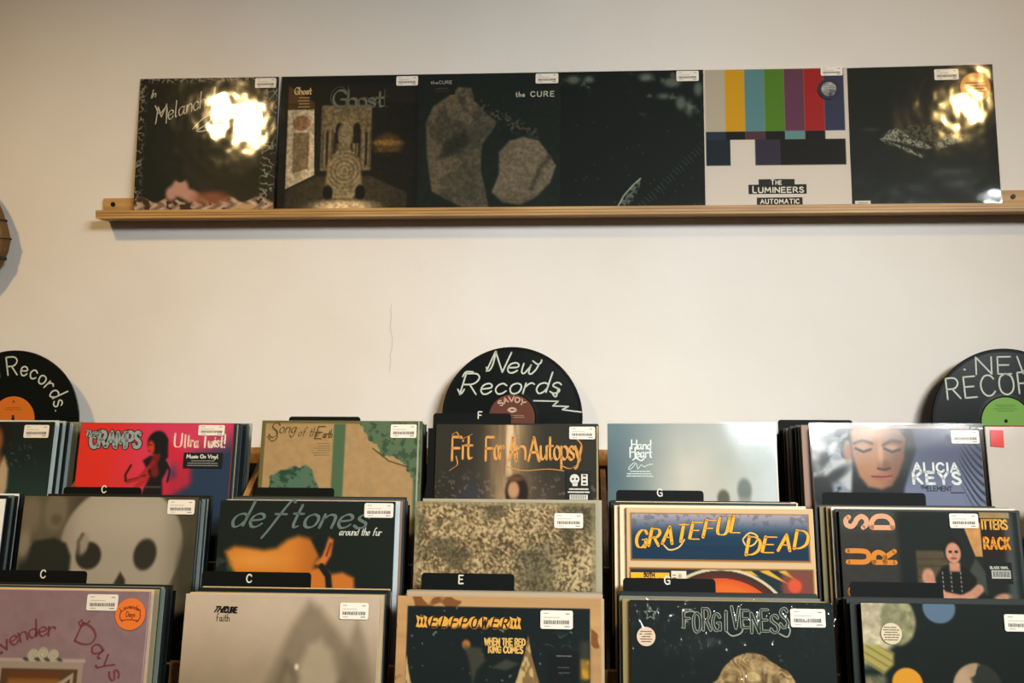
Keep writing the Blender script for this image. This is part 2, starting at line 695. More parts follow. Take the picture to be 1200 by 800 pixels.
        for (a, bb, z, col) in ((.1, .25, .84, '9c958a'), (.78, .9, .82, '6a645c'), (.1, .6, .62, 'b5ada1'), (.12, .3, .14, 'a59d92'), (.74, .9, .14, '5a544c')):
            c.add([(x0 + w * a, -0.00275, z0 + hh * z - .0006), (x0 + w * bb, -0.00275, z0 + hh * z - .0006),
                   (x0 + w * bb, -0.00275, z0 + hh * z + .0006), (x0 + w * a, -0.00275, z0 + hh * z + .0006)], [(0, 1, 2, 3)], ink(col))
        c.build('barcode', st)

    def sticker(s, pts, col, name='round_sticker', lines=None, lcol='333333', label=None):
        q = [s.xz(*p) for p in pts]
        b = MB()
        b.plate(q, -0.0026, -0.0022, ink(col))
        o = b.build(name, s.root)
        if label:
            o['label'] = label
        if lines:
            c = MB()
            for i, ln in enumerate(lines):
                s.dashes(*ln, lcol, seed=i + 5, mb=c, y=7.9)
            c.build('sticker_print', o)
        return o

    def rsticker(s, cu, cv, r, col, **k):
        return s.sticker(circ(cu, cv, r), col, **k)

    def wrap(s, m, top=0.0, side=0.0, bow=0.0005, name='plastic_wrap'):
        """a clear film a few millimetres in front of the print, with slightly waved surface"""
        w, h = s.w / 2 + side, s.h + top
        n = 24
        V, F = [], []
        sd = random.uniform(0, 50)
        for j in range(n + 1):
            for i in range(n + 1):
                x, z = -w + 2 * w * i / n, h * j / n
                V.append((x, -0.0042 - bow * (1 + mnoise.noise((x * 11 + sd, z * 11, sd))), z))
        for j in range(n):
            for i in range(n):
                k = j * (n + 1) + i
                F.append((k, k + 1, k + n + 2, k + n + 1))
        me = bpy.data.meshes.new(name)
        me.from_pydata(V, [], F)
        me.materials.append(m)
        me.polygons.foreach_set('use_smooth', [True] * len(F))
        link(name, me, s.root)

    def done(s, name='title_lettering', parent=None):
        if s.txt.v:
            s.txt.build(name, parent or s.root)
        s.txt = MB()


# ------------------------------------------------------------------ the setting
WALL_Y = 2.205
b = MB()
b.box(-3.2, 3.2, WALL_Y, WALL_Y + 0.12, 0, 3.1, M_WALL)
wall = tag(b.build('wall_back'), kind='structure')
b = MB()
b.box(-3.2, 3.2, -3.0, WALL_Y + 0.12, -0.06, 0, M_FLOOR)
tag(b.build('floor'), kind='structure')
# hairline crack in the plaster, a thin dark line that wanders down the wall
b = MB()
rr = random.Random(4)
pl = [(-0.4035 + rr.uniform(-.0035, .0035) - 0.001 * i * 0.3, 1.432 - i * 0.0125) for i in range(13)]
V_, F_ = ribbon(pl, 0.0011)
b.add([(x, WALL_Y - 0.0004, z) for x, z in V_], F_, ink('b9ab98'))
b.build('plaster_crack', wall)

# ------------------------------------------------------------------ picture ledge on the wall
LZ = 1.6395
ledge = tag(empty('wall_shelf', (-0.02, WALL_Y, 1.622)), 'long narrow plywood wall ledge carrying the row of six record sleeves', 'shelf')
x0, x1 = -1.033, 1.13
M_PLYD = mat_wood('plywood_dark_layer', (112, 74, 34), (140, 98, 48), (1, 20, 20), 5)
b = MB()
b.box(x0, x1, 2.140 - WALL_Y, -0.0002, 0.0, 0.0045, M_PLY)
b.box(x0, x1, 2.140 - WALL_Y, -0.0002, 0.0045, 0.0062, M_PLYD)
b.box(x0, x1, 2.140 - WALL_Y, -0.0002, 0.0062, 0.0105, M_PLY)
b.build('ledge_board', ledge)
b = MB()
b.box(x0, x1, 2.140 - WALL_Y, 2.1535 - WALL_Y, 0.0105, 0.0122, M_PLYD)
b.box(x0, x1, 2.140 - WALL_Y, 2.1535 - WALL_Y, 0.0122, 0.0178, M_PLY)
b.build('front_lip', ledge)
b = MB()
b.box(x0 - 0.008, x1, -0.012, -0.0003, 0.0105, 0.052, M_PLY)
rail = b.build('back_rail', ledge, 0.0006)
for sx in (-1.018, 0.9605):
    b = MB()
    b.plate(circ(sx, 0.038, 0.0052, 16), -0.0142, -0.0115, M_SCREW)
    b.build('screw', rail)

# ------------------------------------------------------------------ sleeves on the ledge
SB = 1.6326


def shelf_sleeve(label, X, w, spine='1a1c1a', lean=7.4, roll=0.0, yb=2.159):
    return Sleeve(label, X, yb, SB, w, 0.3145, lean, 0.004, False, spine, roll=roll)


def art1(a):
    U, V = a.U, a.V
    a.fill(a.n(3, 2, 3) * 0.5, (44, 38, 24))
    a.fill(sst(V, .2, .9) * sst(U, .2, .6) * .5, (70, 58, 36))  # brownish lamp glow from the film, painted into the print
    # pale filigree border and braided foot
    f = np.abs(a.n(26, 5, 2) - .5)
    edge = np.maximum.reduce([1 - sst(U, .02, .075), sst(U, .88, .91), 1 - sst(V, .02, .05)])
    a.fill((1 - sst(f, .02, .08)) * edge * .9, (150, 148, 132))
    br = .5 + .5 * np.sin((U * 62 + np.sin(V * 80) * 1.6))
    lo = sst(V + .02 * np.sin(U * 30), .875, .895)
    a.fill(lo, (128, 104, 84))
    a.fill(lo * br * (.35 + .65 * a.n(40, 8, 2)), (232, 206, 182))
    a.fill(lo * sst(a.n(18, 9), .58, .66), (70, 50, 40))
    # soft pink heap
    for e in ((.33, .80, .06, .065, 0), (.40, .855, .085, .045, 20), (.27, .84, .04, .05, 0)):
        a.fill(a.ell(*e[:4], .02, e[4]), (196, 150, 132))
    a.fill(a.ell(.56, .875, .12, .045, .03) * .9, (150, 92, 66))
    a.fill(a.ell(.33, .735, .03, .025, .012), (40, 34, 30))
    a.fill(a.ell(.80, .94, .07, .022, .012), (196, 160, 112))


s = shelf_sleeve('dark green sleeve with pale handwriting and a braided pink foot, leftmost on the wall ledge', -0.8185, 0.3185)
s.art(art1, (20, 32, 27), 200, 1.0)
s.text('In', .085, .145, .055, (176, 172, 156), .007, rot=14, slant=.5)
s.text('Melancholy', .13, .335, .115, (186, 182, 164), .009, fit=.50, rot=19, slant=.45, nib=(40, .45), track=.1, seed=4)
s.strokes([catmull([(.40, .375), (.47, .30), (.55, .265), (.51, .33), (.43, .39), (.50, .385), (.58, .345)])], .008, (186, 182, 164))
s.strokes([catmull([(.12, .20), (.155, .26), (.205, .21), (.205, .33)])], .008, (186, 182, 164))
s.price(.835, .012, .985, .083)
s.wrap(M_SHRINK)
s.done()


def art2(a):
    U, V = a.U, a.V
    a.fill(a.rect(.05, .06, .96, .99, .01) * .8, (34, 34, 26))
    grain = .72 + .5 * a.n(60, 3, 2)
    # arcade of pale columns with rounded openings
    a.fill(a.rect(.30, .22, .66, .70, .01), (128, 112, 82))
    for cu in (.345, .40, .455, .52, .575, .625):
        a.fill(a.rect(cu - .009, .42, cu + .009, .66, .004), (52, 46, 32))
    a.fill(a.rect(.305, .40, .655, .68, .006) * sst(np.sin(U * 185), .1, .6) * .6, (60, 52, 36))
    a.fill(a.rect(.30, .22, .66, .38, .01) * sst(a.n(40, 6, 2), .45, .6) * .5, (84, 74, 52))
    for cu in (.43, .555):
        a.fill(a.ell(cu, .40, .026, .05, .006), (34, 32, 24))
        a.fill(a.rect(cu - .026, .40, cu + .026, .5, .004), (34, 32, 24))
    # doorway to the left, its cream fill painting in lamp glare
    a.fill(a.poly([(.055, .07), (.25, .20), (.25, .25), (.055, .25)], .005), (92, 66, 36))
    a.fill(a.poly([(.055, .25), (.245, .25), (.26, .73), (.055, .83)], .005), (226, 206, 170))
    a.fill(a.poly([(.10, .42), (.215, .42), (.215, .68), (.10, .72)], .006), (150, 128, 92))
    a.fill(a.ell(.155, .35, .065, .055, .006), (168, 130, 92))
    # patterned leaf-shaped mound in the middle and stepped floor
    a.fill(a.poly([(.055, .84), (.27, .74), (.66, .74), (.92, .86), (.92, .99), (.055, .99)], .01), (70, 62, 44))
    a.fill(a.poly([(.34, .80), (.36, .62), (.47, .50), (.585, .62), (.60, .80), (.54, .90), (.40, .90)], .012), (150, 132, 96))
    a.fill(a.ell(.475, .44, .055, .09, .01), (136, 120, 88))
    r = np.hypot(U - .475, (V - .70) * 1.0)
    a.fill(a.ell(.475, .69, .12, .17, .01) * (.5 + .5 * np.sin(r * 210)) * .35, (60, 52, 36))
    for cu in (.36, .59):
        a.fill(a.ell(cu, .86, .035, .055, .008), (18, 22, 18))
    a.fill(a.ell(.47, .965, .22, .05, .03), (226, 198, 150))
    a.fill(a.ell(.78, .52, .10, .085, .03) * .8, (120, 90, 44))
    a.fill(a.ell(.78, .50, .10, .02, .012) * .7, (190, 142, 66))
    a.fill(sst(V, .56, .58) * a.rect(.68, .4, .95, .66, .02) * .8, (30, 32, 24))
    m = sst(np.abs(U - .47), .0, .5)
    a.mul(np.where(V > .2, grain * (1.05 - .25 * m), 1))


s = shelf_sleeve('dark framed sleeve with sandy columned hall and doorway bright with painted glare, second from left on the ledge', -0.4955, 0.3135)
s.art(art2, (16, 26, 23), 200, 1.0)
s.text('Ghost', .38, .235, .125, (96, 98, 82), .020, fit=.36, nib=(45, .3), track=.08)
s.text('Ghost', .36, .24, .155, (70, 74, 62), .006, fit=.42, nib=(20, .3), track=.05)
s.done()
s.text('Ghost', .10, .135, .05, (190, 160, 112), .012, fit=.12, nib=(45, .3), layer=2)
s.dashes(.12, .15, .22, .24, 4, (150, 124, 84), 3)
s.done('corner_lettering')
s.price(.83, .015, .985, .085)
s.wrap(M_SHRINK)
s.done()


def art3(a):
    U, V = a.U, a.V
    a.fill(a.n(3, 5) * .4, (30, 44, 38))
    g = a.n(60, 4, 3)
    big = a.poly([(.05, .36), (.10, .24), (.20, .17), (.28, .10), (.37, .11), (.39, .20), (.48, .30), (.55, .36), (.52, .42),
                  (.45, .52), (.44, .70), (.50, .98), (.32, .98), (.24, .93), (.10, .86), (.06, .60)], .012)
    small = a.poly([(.57, .58), (.64, .50), (.74, .47), (.85, .50), (.92, .60), (.97, .68), (.93, .80), (.84, .90), (.72, .96),
                    (.60, .94), (.52, .87), (.57, .74)], .012)
    a.fill(big, (100, 90, 70))
    a.fill(small, (112, 102, 82))
    a.fill(big * sst(a.n(9, 7), .48, .62) * .8, (62, 62, 50))
    a.fill(big * sst(U + V * .4, .42, .65) * .55, (70, 70, 58))
    a.fill(big * a.poly([(.14, .62), (.20, .50), (.33, .42), (.36, .50), (.26, .60)], .03) * .9, (38, 42, 34))
    a.fill(small * a.stroke([(.80, .84), (.86, .70), (.94, .60)], .03, .02) * .8, (52, 54, 44))
    a.fill(small * sst(V, .84, .96) * .5, (66, 60, 46))
    a.fill(sst(a.n(50, 12, 2), .56, .62) * a.poly([(.40, .16), (.62, .30), (.84, .42), (.84, .48), (.6, .42), (.45, .34)], .02) * .7, (92, 88, 72))
    a.mul(.72 + .56 * g)


s = shelf_sleeve('dark sleeve with two rough grey stones, third from left on the wall ledge', -0.1835, 0.3125)
s.art(art3, (16, 30, 25), 200, 1.0)
s.text('the', .685, .178, .036, (178, 176, 160), .006, track=.3)
s.text('CURE', .79, .178, .036, (178, 176, 160), .007, fit=.165, track=.4)
s.done()
s.box(.055, .045, .255, .155, (12, 20, 18))
s.text('theCURE', .08, .075, .022, (150, 150, 138), .004, layer=2, fit=.15, track=.3)
s.dashes(.10, .10, .22, .14, 3, (96, 100, 90), 4, width=.004)
s.done('corner_sticker')
s.price(.825, .012, .985, .085)
s.wrap(M_SHRINK)
s.done()


def art4(a):
    U, V = a.U, a.V
    n1 = a.n(14, 3, 4)
    a.fill(sst(n1, .6, .78) * a.rect(.50, -.1, 1.1, .32, .12) * .8, (88, 98, 86))
    a.fill(sst(n1, .58, .75) * a.rect(.02, 0, .32, .16, .06) * .9, (80, 88, 78))
    for e in ((.09, .06, .045, .03), (.20, .06, .035, .025), (.60, .05, .05, .03), (.78, .09, .06, .035), (.84, .24, .035, .05), (.72, .19, .04, .02), (.96, .14, .03, .05), (.90, .28, .02, .05)):
        a.fill(a.ell(*e, .02) * .7, (134, 140, 124))
    a.fill(sst(V, .88, 1) * .3, (40, 52, 44))
    # pale frosted leaf in the grass and a ticked diagonal line
    leaf = a.poly([(.385, 1.0), (.44, .90), (.50, .83), (.555, .78), (.55, .83), (.51, .92), (.46, 1.0)], .004)
    a.fill(leaf * .75, (120, 128, 112))
    a.fill(leaf * sst(a.n(45, 6, 2), .48, .56), (20, 32, 28))
    a.fill(a.stroke([(.385, 1.0), (.44, .90), (.50, .83), (.555, .78)], .008), (176, 182, 164))
    for k in range(22):
        t = k / 21
        u, v = .52 + .45 * t, .98 - .45 * t
        a.fill(a.stroke([(u, v), (u + .035, v + .03 + .01 * (k % 3))], .004) * .55, (110, 122, 108))
    for k in range(30):
        rr = random.Random(k)
        a.fill(a.ell(rr.random(), .3 + .7 * rr.random(), .006, .006, .005) * .4, (110, 122, 108))


s = shelf_sleeve('almost black sleeve with pale specks and a frosted leaf at its foot, on the ledge', 0.129, 0.3125)
s.art(art4, (8, 22, 19), 200, 1.0)
s.price(.81, .01, .965, .085)
s.wrap(M_SHRINK)
s.done()


def art5(a):
    top = [(190, 178, 158), (212, 160, 24), (96, 140, 142), (86, 132, 36), (106, 62, 84), (168, 32, 28), (56, 62, 88)]
    for i, c in enumerate(top):
        a.fill(a.rect(.015 + i * .1365, .006, .015 + (i + 1) * .1365, .455), c)
    for i, c in enumerate([(36, 52, 66), (10, 14, 14), (84, 54, 64), (10, 14, 14), (104, 146, 144), (10, 14, 14), None]):
        if c:
            a.fill(a.rect(.015 + i * .1365, .455, .015 + (i + 1) * .1365, .515), c)
    a.fill(a.rect(.015, .515, .182, .70), (20, 38, 48))
    a.fill(a.rect(.352, .515, .52, .70), (54, 48, 64))
    a.fill(a.rect(.52, .515, .97, .70), (14, 18, 16))


s = shelf_sleeve('white sleeve with upright colour bars like a test card, fifth along the wall ledge', 0.4385, 0.3105, 'd8cebf')
s.art(art5, (222, 210, 196), 220, 1.0)
bk, cr_ = (20, 24, 20), (214, 206, 186)
s.box(.37, .80, .615, .84, bk)
s.box(.30, .838, .695, .905, bk)
s.box(.355, .93, .665, .988, bk)
s.text('T', .455, .838, .032, cr_, .0065, layer=2)
s.text('HE', .487, .838, .026, cr_, .0065, layer=2, track=.3)
s.text('L', .33, .895, .045, cr_, .008, layer=2)
s.text('UMINEERS', .368, .895, .036, cr_, .008, layer=2, fit=.305, track=.28)
s.text('AUTOMATIC', .38, .973, .030, cr_, .0065, layer=2, fit=.262, track=.3)
s.price(.815, .0, .965, .062)
s.rsticker(.868, .16, .075, (38, 40, 58), label='dark ringed round sticker')
s.rsticker(.868, .16, .052, (214, 206, 196), name='sticker_centre', lines=[(.83, .13, .906, .19, 5)], lcol='8a8f98')
s.wrap(M_SHRINK)
s.done()


def art6(a):
    U, V = a.U, a.V
    a.fill(a.n(2.5, 4) * .5, (34, 40, 32))
    g = a.n(55, 6, 3)
    for pts in ([(.21, .52), (.27, .46), (.33, .445), (.42, .51), (.50, .55), (.56, .585), (.54, .60), (.46, .585), (.38, .555), (.30, .54)],
                [(.21, .52), (.30, .55), (.42, .60), (.50, .645), (.49, .66), (.42, .635), (.34, .585), (.25, .55)],
                [(.57, .57), (.62, .53), (.70, .485), (.76, .50), (.80, .52), (.74, .56), (.66, .585), (.60, .60)]):
        a.fill(a.poly(pts, .012) * sst(a.n(85, 6, 2), .28, .60), (150, 150, 130))
    a.fill(a.poly([(.33, .46), (.42, .425), (.55, .42), (.68, .46), (.64, .53), (.55, .56), (.44, .51)], .02) * sst(a.n(60, 9, 2), .42, .60) * .7, (104, 104, 84))
    a.fill(a.ell(.15, .45, .05, .012, .012) * .3, (120, 120, 100))


s = shelf_sleeve('dark green sleeve with pale reaching shapes and a round orange sticker, rightmost on the ledge', 0.7485, 0.3100, roll=-0.6)
s.art(art6, (18, 28, 22), 200, 1.0)
s.price(.60, .03, .765, .108)
s.rsticker(.872, .165, .102, (224, 150, 72), lines=[(.80, .125, .945, .21, 4)], lcol='6a4220', label='large round orange sticker')
s.text('61', .85, .115, .035, (60, 36, 18), .01) if False else None
s.box(.02, .955, .125, .985, (198, 192, 176))
s.dashes(.03, .96, .115, .98, 1, (80, 78, 70), 3)
s.wrap(M_SHRINK)
s.done('corner_print')

# ------------------------------------------------------------------ hanging ornament at the left edge of the wall
orn = tag(empty('hanging_ornament', (-1.327, WALL_Y - 0.037, 1.48)), 'brown spindle-shaped hanging ornament with dark bands at the left edge of the wall', 'ornament')
orn.scale = (1, 0.5, 1)
M_ORN = mat_wood('woven_brown', (78, 54, 22), (112, 80, 38), (20, 20, 60), 8, 0.6)


def lathe(prof, m, name, parent, n=32):
    b = MB()
    V, F = [], []
    for r, z in prof:
        for i in range(n):
            a = 2 * math.pi * i / n
            V.append((r * math.cos(a), r * math.sin(a), z))
    for j in range(len(prof) - 1):
        for i in range(n):
            F.append((j * n + i, j * n + (i + 1) % n, (j + 1) * n + (i + 1) % n, (j + 1) * n + i))
    F.append(tuple(range(n)))
    F.append(tuple(range((len(prof) - 1) * n, len(prof) * n)))
    b.add(V, F, m)
    return b.build(name, parent)


lathe([(.012, 0), (.030, .020), (.046, .045), (.0585, .075), (.0645, .102), (.0625, .106), (.056, .135), (.045, .165), (.030, .195), (.014, .215)], M_ORN, 'spindle_body', orn, 12)
for z, r, hh in ((.057, .0535, .008), (.101, .0655, .003), (.142, .0555, .005)):
    lathe([(r, z - hh / 2), (r + .001, z), (r, z + hh / 2)], mat('dark_band', (24, 30, 22), .6), 'dark_band', orn, 12)
b = MB()
V_, F_ = ribbon([(0, .213), (0, .262)], .003)
b.add([(x, 0, z) for x, z in V_] + [(x, .0025, z) for x, z in V_], F_ + [tuple(len(V_) + i for i in f) for f in F_], M_SCREW)
b.box(-.004, .004, -.004, 0.0735, .258, .266, M_SCREW)
b.build('hanging_cord', orn)

# ------------------------------------------------------------------ record rack, three stepped tiers of bins
SL = math.tan(R(7))
COLS = [-1.185, -0.828, -0.468, -0.113, 0.243, 0.603, 0.958]
EDGES = [-1.363, -1.007, -0.648, -0.291, 0.065, 0.422, 0.780, 1.137]
# tier: front of floor (y,z), back y, partition line through (yp, zp)
TIER = [dict(yf=1.848, zf=0.884, yb=2.192, yp=1.95, zp=1.095, ytop=1.945, cap=1.118),
        dict(yf=1.632, zf=0.766, yb=1.832, yp=1.74, zp=0.957, ytop=1.735, cap=1.02),
        dict(yf=1.462, zf=0.644, yb=1.618, yp=1.56, zp=0.850, ytop=1.565, cap=0.90)]
rack = tag(empty('record_rack', (-0.113, 1.83, 0)), 'stepped plywood record rack with three rows of bins along the wall', 'rack')


def rk(mb, name, bevel=0.0):
    o = mb.build(name, None, bevel)
    o.parent = rack
    o.matrix_parent_inverse = Matrix.Translation(rack.location).inverted()
    return o


XL, XR = EDGES[0] - .006, EDGES[-1] + .006
for t in TIER:
    b = MB()
    b.prism_x([(t['yf'], t['zf']), (t['yb'], t['zf'] - (t['yb'] - t['yf']) * SL), (t['yb'], t['zf'] - (t['yb'] - t['yf']) * SL - .012), (t['yf'], t['zf'] - .012)], XL, XR, M_RACK)
    rk(b, 'bin_floor')
    b = MB()
    b.box(XL, XR, t['yf'] - .012, t['yf'], t['zf'] - .10, t['zf'] + .05, M_RACK)
    rk(b, 'front_panel', .0008)
    for x in EDGES:
        z0 = t['zf'] - .06
        k = math.tan(R(30))
        t = dict(t)
        t['zp'] -= (.10 if t['cap'] > 1.1 else .05) if x > 0 else (.004 if abs(x + .648) < .01 else (.02 if t['cap'] > 1.1 else .045))
        zb = min(t['cap'], t['zp'] + (t['yb'] - t['yp']) * k)
        yc = t['yp'] + (zb - t['zp']) / k
        prof = [(t['yf'] + .0003, z0), (t['yf'] + .0003, t['zp'] - (t['yp'] - t['yf']) * k), (yc, zb)]
        if yc < t['yb'] - .002:
            prof.append((t['yb'], zb))
        prof.append((t['yb'], z0))
        b = MB()
        b.prism_x(prof, x - .006, x + .006, M_RACK)
        rk(b, 'partition', .0006)
b = MB()
b.box(XL, XR, 2.1925, 2.2035, 1.078, 1.112, M_RACK)
rk(b, 'back_rail')
b = MB()
b.box(XL, XR, 2.1925, 2.2035, 0.02, 1.078, mat('shade_black_panel', (16, 20, 18), .6, 0, .2))  # coloured black to stand for the dark depth between stacks
rk(b, 'back_panel')['label'] = 'back panel coloured black for the shade in the gaps'
b = MB()
b.box(XL, XR, 1.462, 1.474, 0.0, 0.545, M_RACK)
rk(b, 'base_panel')
for x in (XL, XR - .018):
    b = MB()
    b.prism_x([(1.475, 0.0), (1.475, .544), (1.62, .66), (1.835, .78), (2.192, .82), (2.192, 0)], x, x + .018, M_RACK)
    rk(b, 'end_panel')
b = MB()
b.box(XL + .05, XR - .05, 2.176, 2.1920, 0.99, 1.022, M_RACK)
rk(b, 'disc_rest')

# ------------------------------------------------------------------ plain sleeves packed behind the front covers
PLAIN = {}


def plain_mesh(col):
    if col not in PLAIN:
        b = MB()
        m = mat('jacket_edge_' + col, col, 0.45, 0, 0.22)
        b.box(-.1575, .1575, 0, .0036, 0, .315, m)
        o = b.build('record_sleeve', None, .0008)
        PLAIN[col] = o.data
        bpy.data.objects.remove(o)
    return PLAIN[col]


def pack(ti, col, ystart, n, pitch, cols, label, group, dx=0.0, jit=.004, zj=.004, lean=13, seed=0, skip=(), tall=1.0):
    """n sleeves standing behind the front sleeve of a bin"""
    t = TIER[ti]
    rnd = random.Random(seed + ti * 31 + col * 7)
    for i in range(n):
        if i in skip:
            continue
        me = plain_mesh(cols[i % len(cols)])
        o = bpy.data.objects.new('record_sleeve', me)
        C.objects.link(o)
        sc = tall + rnd.uniform(-zj, zj) / .315
        yt = ystart + pitch * i
        th = R(lean + rnd.uniform(-.35, .35))
        yb = yt - .315 * math.sin(R(lean))
        zb = t['zf'] - (yb - t['yf']) * SL + .0004 + .0036 * math.sin(th)
        d = dx[i % len(dx)] if isinstance(dx, (list, tuple)) else dx
        o.location = (COLS[col] + d + rnd.uniform(-jit, jit), yb, zb)
        o.rotation_euler = (-th, 0, 0)
        o.scale = (1, 1, sc)
        tag(o, label, 'record', group)


def bin_z(ti, ytop, h, lean=13):
    """height of the top edge of a sleeve standing on the sloping floor of a tier"""
    t = TIER[ti]
    yb = ytop - h * math.sin(R(lean))
    return t['zf'] - (yb - t['yf']) * SL + .0004 + h * math.cos(R(lean))


def divider(ti, X, ytop, ztab, u0, u1, letter, lu, label, w=.315, lean=13, lsize=.013, lz=.0155, group=None):
    """black plastic card: full-width body with a raised tab, letter on the tab"""
    t = TIER[ti]
    th = R(lean)
    yb = ytop - .325 * math.sin(th)
    zb = t['zf'] - (yb - t['yf']) * SL + .0006
    H = (ztab - zb) / math.cos(th)
    root = tag(empty('divider_card', (X, yb, zb), (-th, 0, 0)), label, 'divider', group)
    b = MB()
    bh = H - .03
    xa, xb = (u0 - .5) * w, (u1 - .5) * w
    r = .006
    pts = [(-w / 2, 0), (w / 2, 0), (w / 2, bh), (xb, bh)]
    for i in range(5):
        a = R(90 * i / 4)
        pts.append((xb - r + r * math.cos(a), H - r + r * math.sin(a)))
    for i in range(5):
        a = R(90 + 90 * i / 4)
        pts.append((xa + r + r * math.cos(a), H - r + r * math.sin(a)))
    pts += [(xa, bh)]
    if xa > -w / 2 + .001:
        pts += [(-w / 2, bh)]
    b.plate(pts, 0, .0012, M_CARD)
    b.build('card', root)
    if letter:
        polys, W = layout(letter, lsize)
        c = MB()
        for p in polys:
            V, F = ribbon([((lu - .5) * w - W / 2 + x, H - lz - lsize / 2 + z) for x, z in p], .0021)
            c.add([(x, -.0004, z) for x, z in V], F, ink('cfcabc'))
        c.build('letter', root)
    return root


# ================================================================== TOP ROW
def aw(a):   # woman in cream, only the right part of the cover is in the frame
    U, V = a.U, a.V
    a.fill(sst(V, .1, .5) * .9, (38, 66, 60))
    a.fill(a.ell(.60, .10, .11, .16, .03), (26, 20, 16))
    a.fill(a.ell(.615, .13, .065, .10, .02), (138, 90, 56))
    a.fill(a.ell(.63, .30, .07, .12, .02), (128, 82, 50))
    a.fill(a.poly([(.48, .6), (.52, .3), (.60, .36), (.66, .33), (.70, .22), (.735, .30), (.74, .42), (.70, .6)], .015), (196, 172, 138))
    a.fill(sst(a.n(60, 3, 2), .66, .72) * a.rect(.7, .15, .9, .3, .05) * .5, (120, 130, 120))


def ac(a):   # red to pink with a dark figure
    U, V = a.U, a.V
    k = sst(U, .1, .55)
    a.c = hexc((230, 56, 42)) * (1 - k)[..., None] + hexc((222, 66, 102)) * k[..., None]
    a.fill(sst(U, .56, .64) * sst(V + (U - .7) * .5, .12, .36), (44, 66, 92))
    a.fill(a.rect(.60, 0, 1, .15, .05) * .35, (214, 70, 110))
    a.fill(a.stroke([(.60, .17), (.69, .24), (.70, .36), (.60, .42)], .10, .03) * .85, (216, 44, 70))
    red, dk = (190, 44, 40), (26, 24, 28)
    a.fill(a.stroke([(.355, .27), (.325, .33), (.33, .37), (.39, .355), (.46, .33)], .013, .006), dk)
    a.fill(a.stroke([(.47, .25), (.50, .30), (.455, .36), (.40, .41)], .035, .01) * .9, red)
    a.fill(a.poly([(.43, .24), (.47, .21), (.56, .20), (.60, .28), (.565, .36), (.585, .56), (.40, .56), (.45, .42), (.485, .34)], .012), dk)
    a.fill(a.stroke([(.50, .25), (.455, .30), (.41, .355), (.345, .375)], .022, .008), (176, 44, 44))
    a.fill(a.stroke([(.52, .20), (.50, .26), (.515, .32)], .05, .012) * .8, (150, 36, 38))
    a.fill(a.ell(.515, .125, .066, .075, .010), dk)
    a.fill(a.poly([(.455, .10), (.58, .10), (.59, .22), (.55, .255), (.53, .16), (.465, .17)], .010), dk)
    a.fill(a.ell(.475, .155, .022, .042, .008, -8), (206, 66, 48))
    a.fill(a.rect(.452, .135, .482, .142, .004) * .8, (60, 24, 24))
    a.fill(a.rect(.455, .176, .474, .182, .003) * .8, (90, 20, 24))
    a.fill(a.stroke([(.58, .25), (.61, .30), (.60, .37)], .012, .006), dk)
    a.fill(a.rect(.46, .40, .56, .41, .004) * .6, (140, 110, 100))


def asg(a):  # tan panels, green band and bushes
    U, V = a.U, a.V
    a.mul(.95 + .1 * a.n(30, 2, 2))
    a.fill(1 - a.rect(.025, .018, .985, 2, .004), (112, 104, 60))
    a.fill(a.rect(.955, 0, 1, 2, .01), (84, 108, 84))
    a.fill(a.rect(.452, .02, .525, 2, .006), (84, 112, 80))
    g = a.n(34, 4, 3)
    b1 = sst(1 - np.hypot((U - .22) / .17, (V - .44) / .17) + (a.n(22, 5, 2) - .5) * .5, .0, .12)
    a.fill(b1, (88, 118, 96))
    a.fill(b1 * sst(g, .5, .62), (46, 78, 60))
    b2 = sst(a.poly([(.60, 0), (1, 0), (1, .40), (.93, .33), (.84, .24), (.74, .20), (.66, .11)], .05) + (a.n(26, 6, 2) - .5) * .9, .5, .62)
    a.fill(b2, (96, 118, 88))
    a.fill(b2 * sst(g, .52, .62) * .8, (56, 82, 62))
    a.fill(a.stroke([(.70, .17), (.80, .245), (.93, .285)], .007), (74, 66, 44))
    a.fill(a.rect(.975, 0, .982, 2, .002), (190, 190, 170))


def af(a):   # brown-olive with a warm column of light
    U, V = a.U, a.V
    a.fill(a.n(4, 3, 4) * .6, (70, 62, 50))
    st = a.n(22, 6, 3, 1.4, .18)
    g = np.exp(-((U - .46) / .13) ** 2)
    a.fill(g * (.45 + .7 * st), (196, 160, 118))
    a.fill(np.exp(-((U - .47) / .04) ** 2) * sst(st, .35, .7) * .8, (240, 214, 172))
    a.fill(sst(V, .2, .5) * np.exp(-((U - .22) / .09) ** 2) * .7, (66, 66, 84))
    a.fill(sst(V, .22, .5) * np.exp(-((U - .68) / .09) ** 2) * .5, (104, 84, 74))
    a.fill(sst(a.n(50, 9, 2), .62, .7) * sst(V, .25, .4) * .5, (150, 130, 110))
    a.fill(a.ell(.51, .42, .07, .11, .012), (44, 30, 24))
    a.fill(a.ell(.49, .405, .035, .055, .012), (196, 150, 110))
    a.fill(a.poly([(.40, .6), (.42, .48), (.50, .455), (.58, .49), (.60, .6)], .02), (150, 110, 84))
    a.fill(a.ell(.50, .335, .05, .016, .008), (110, 76, 50))


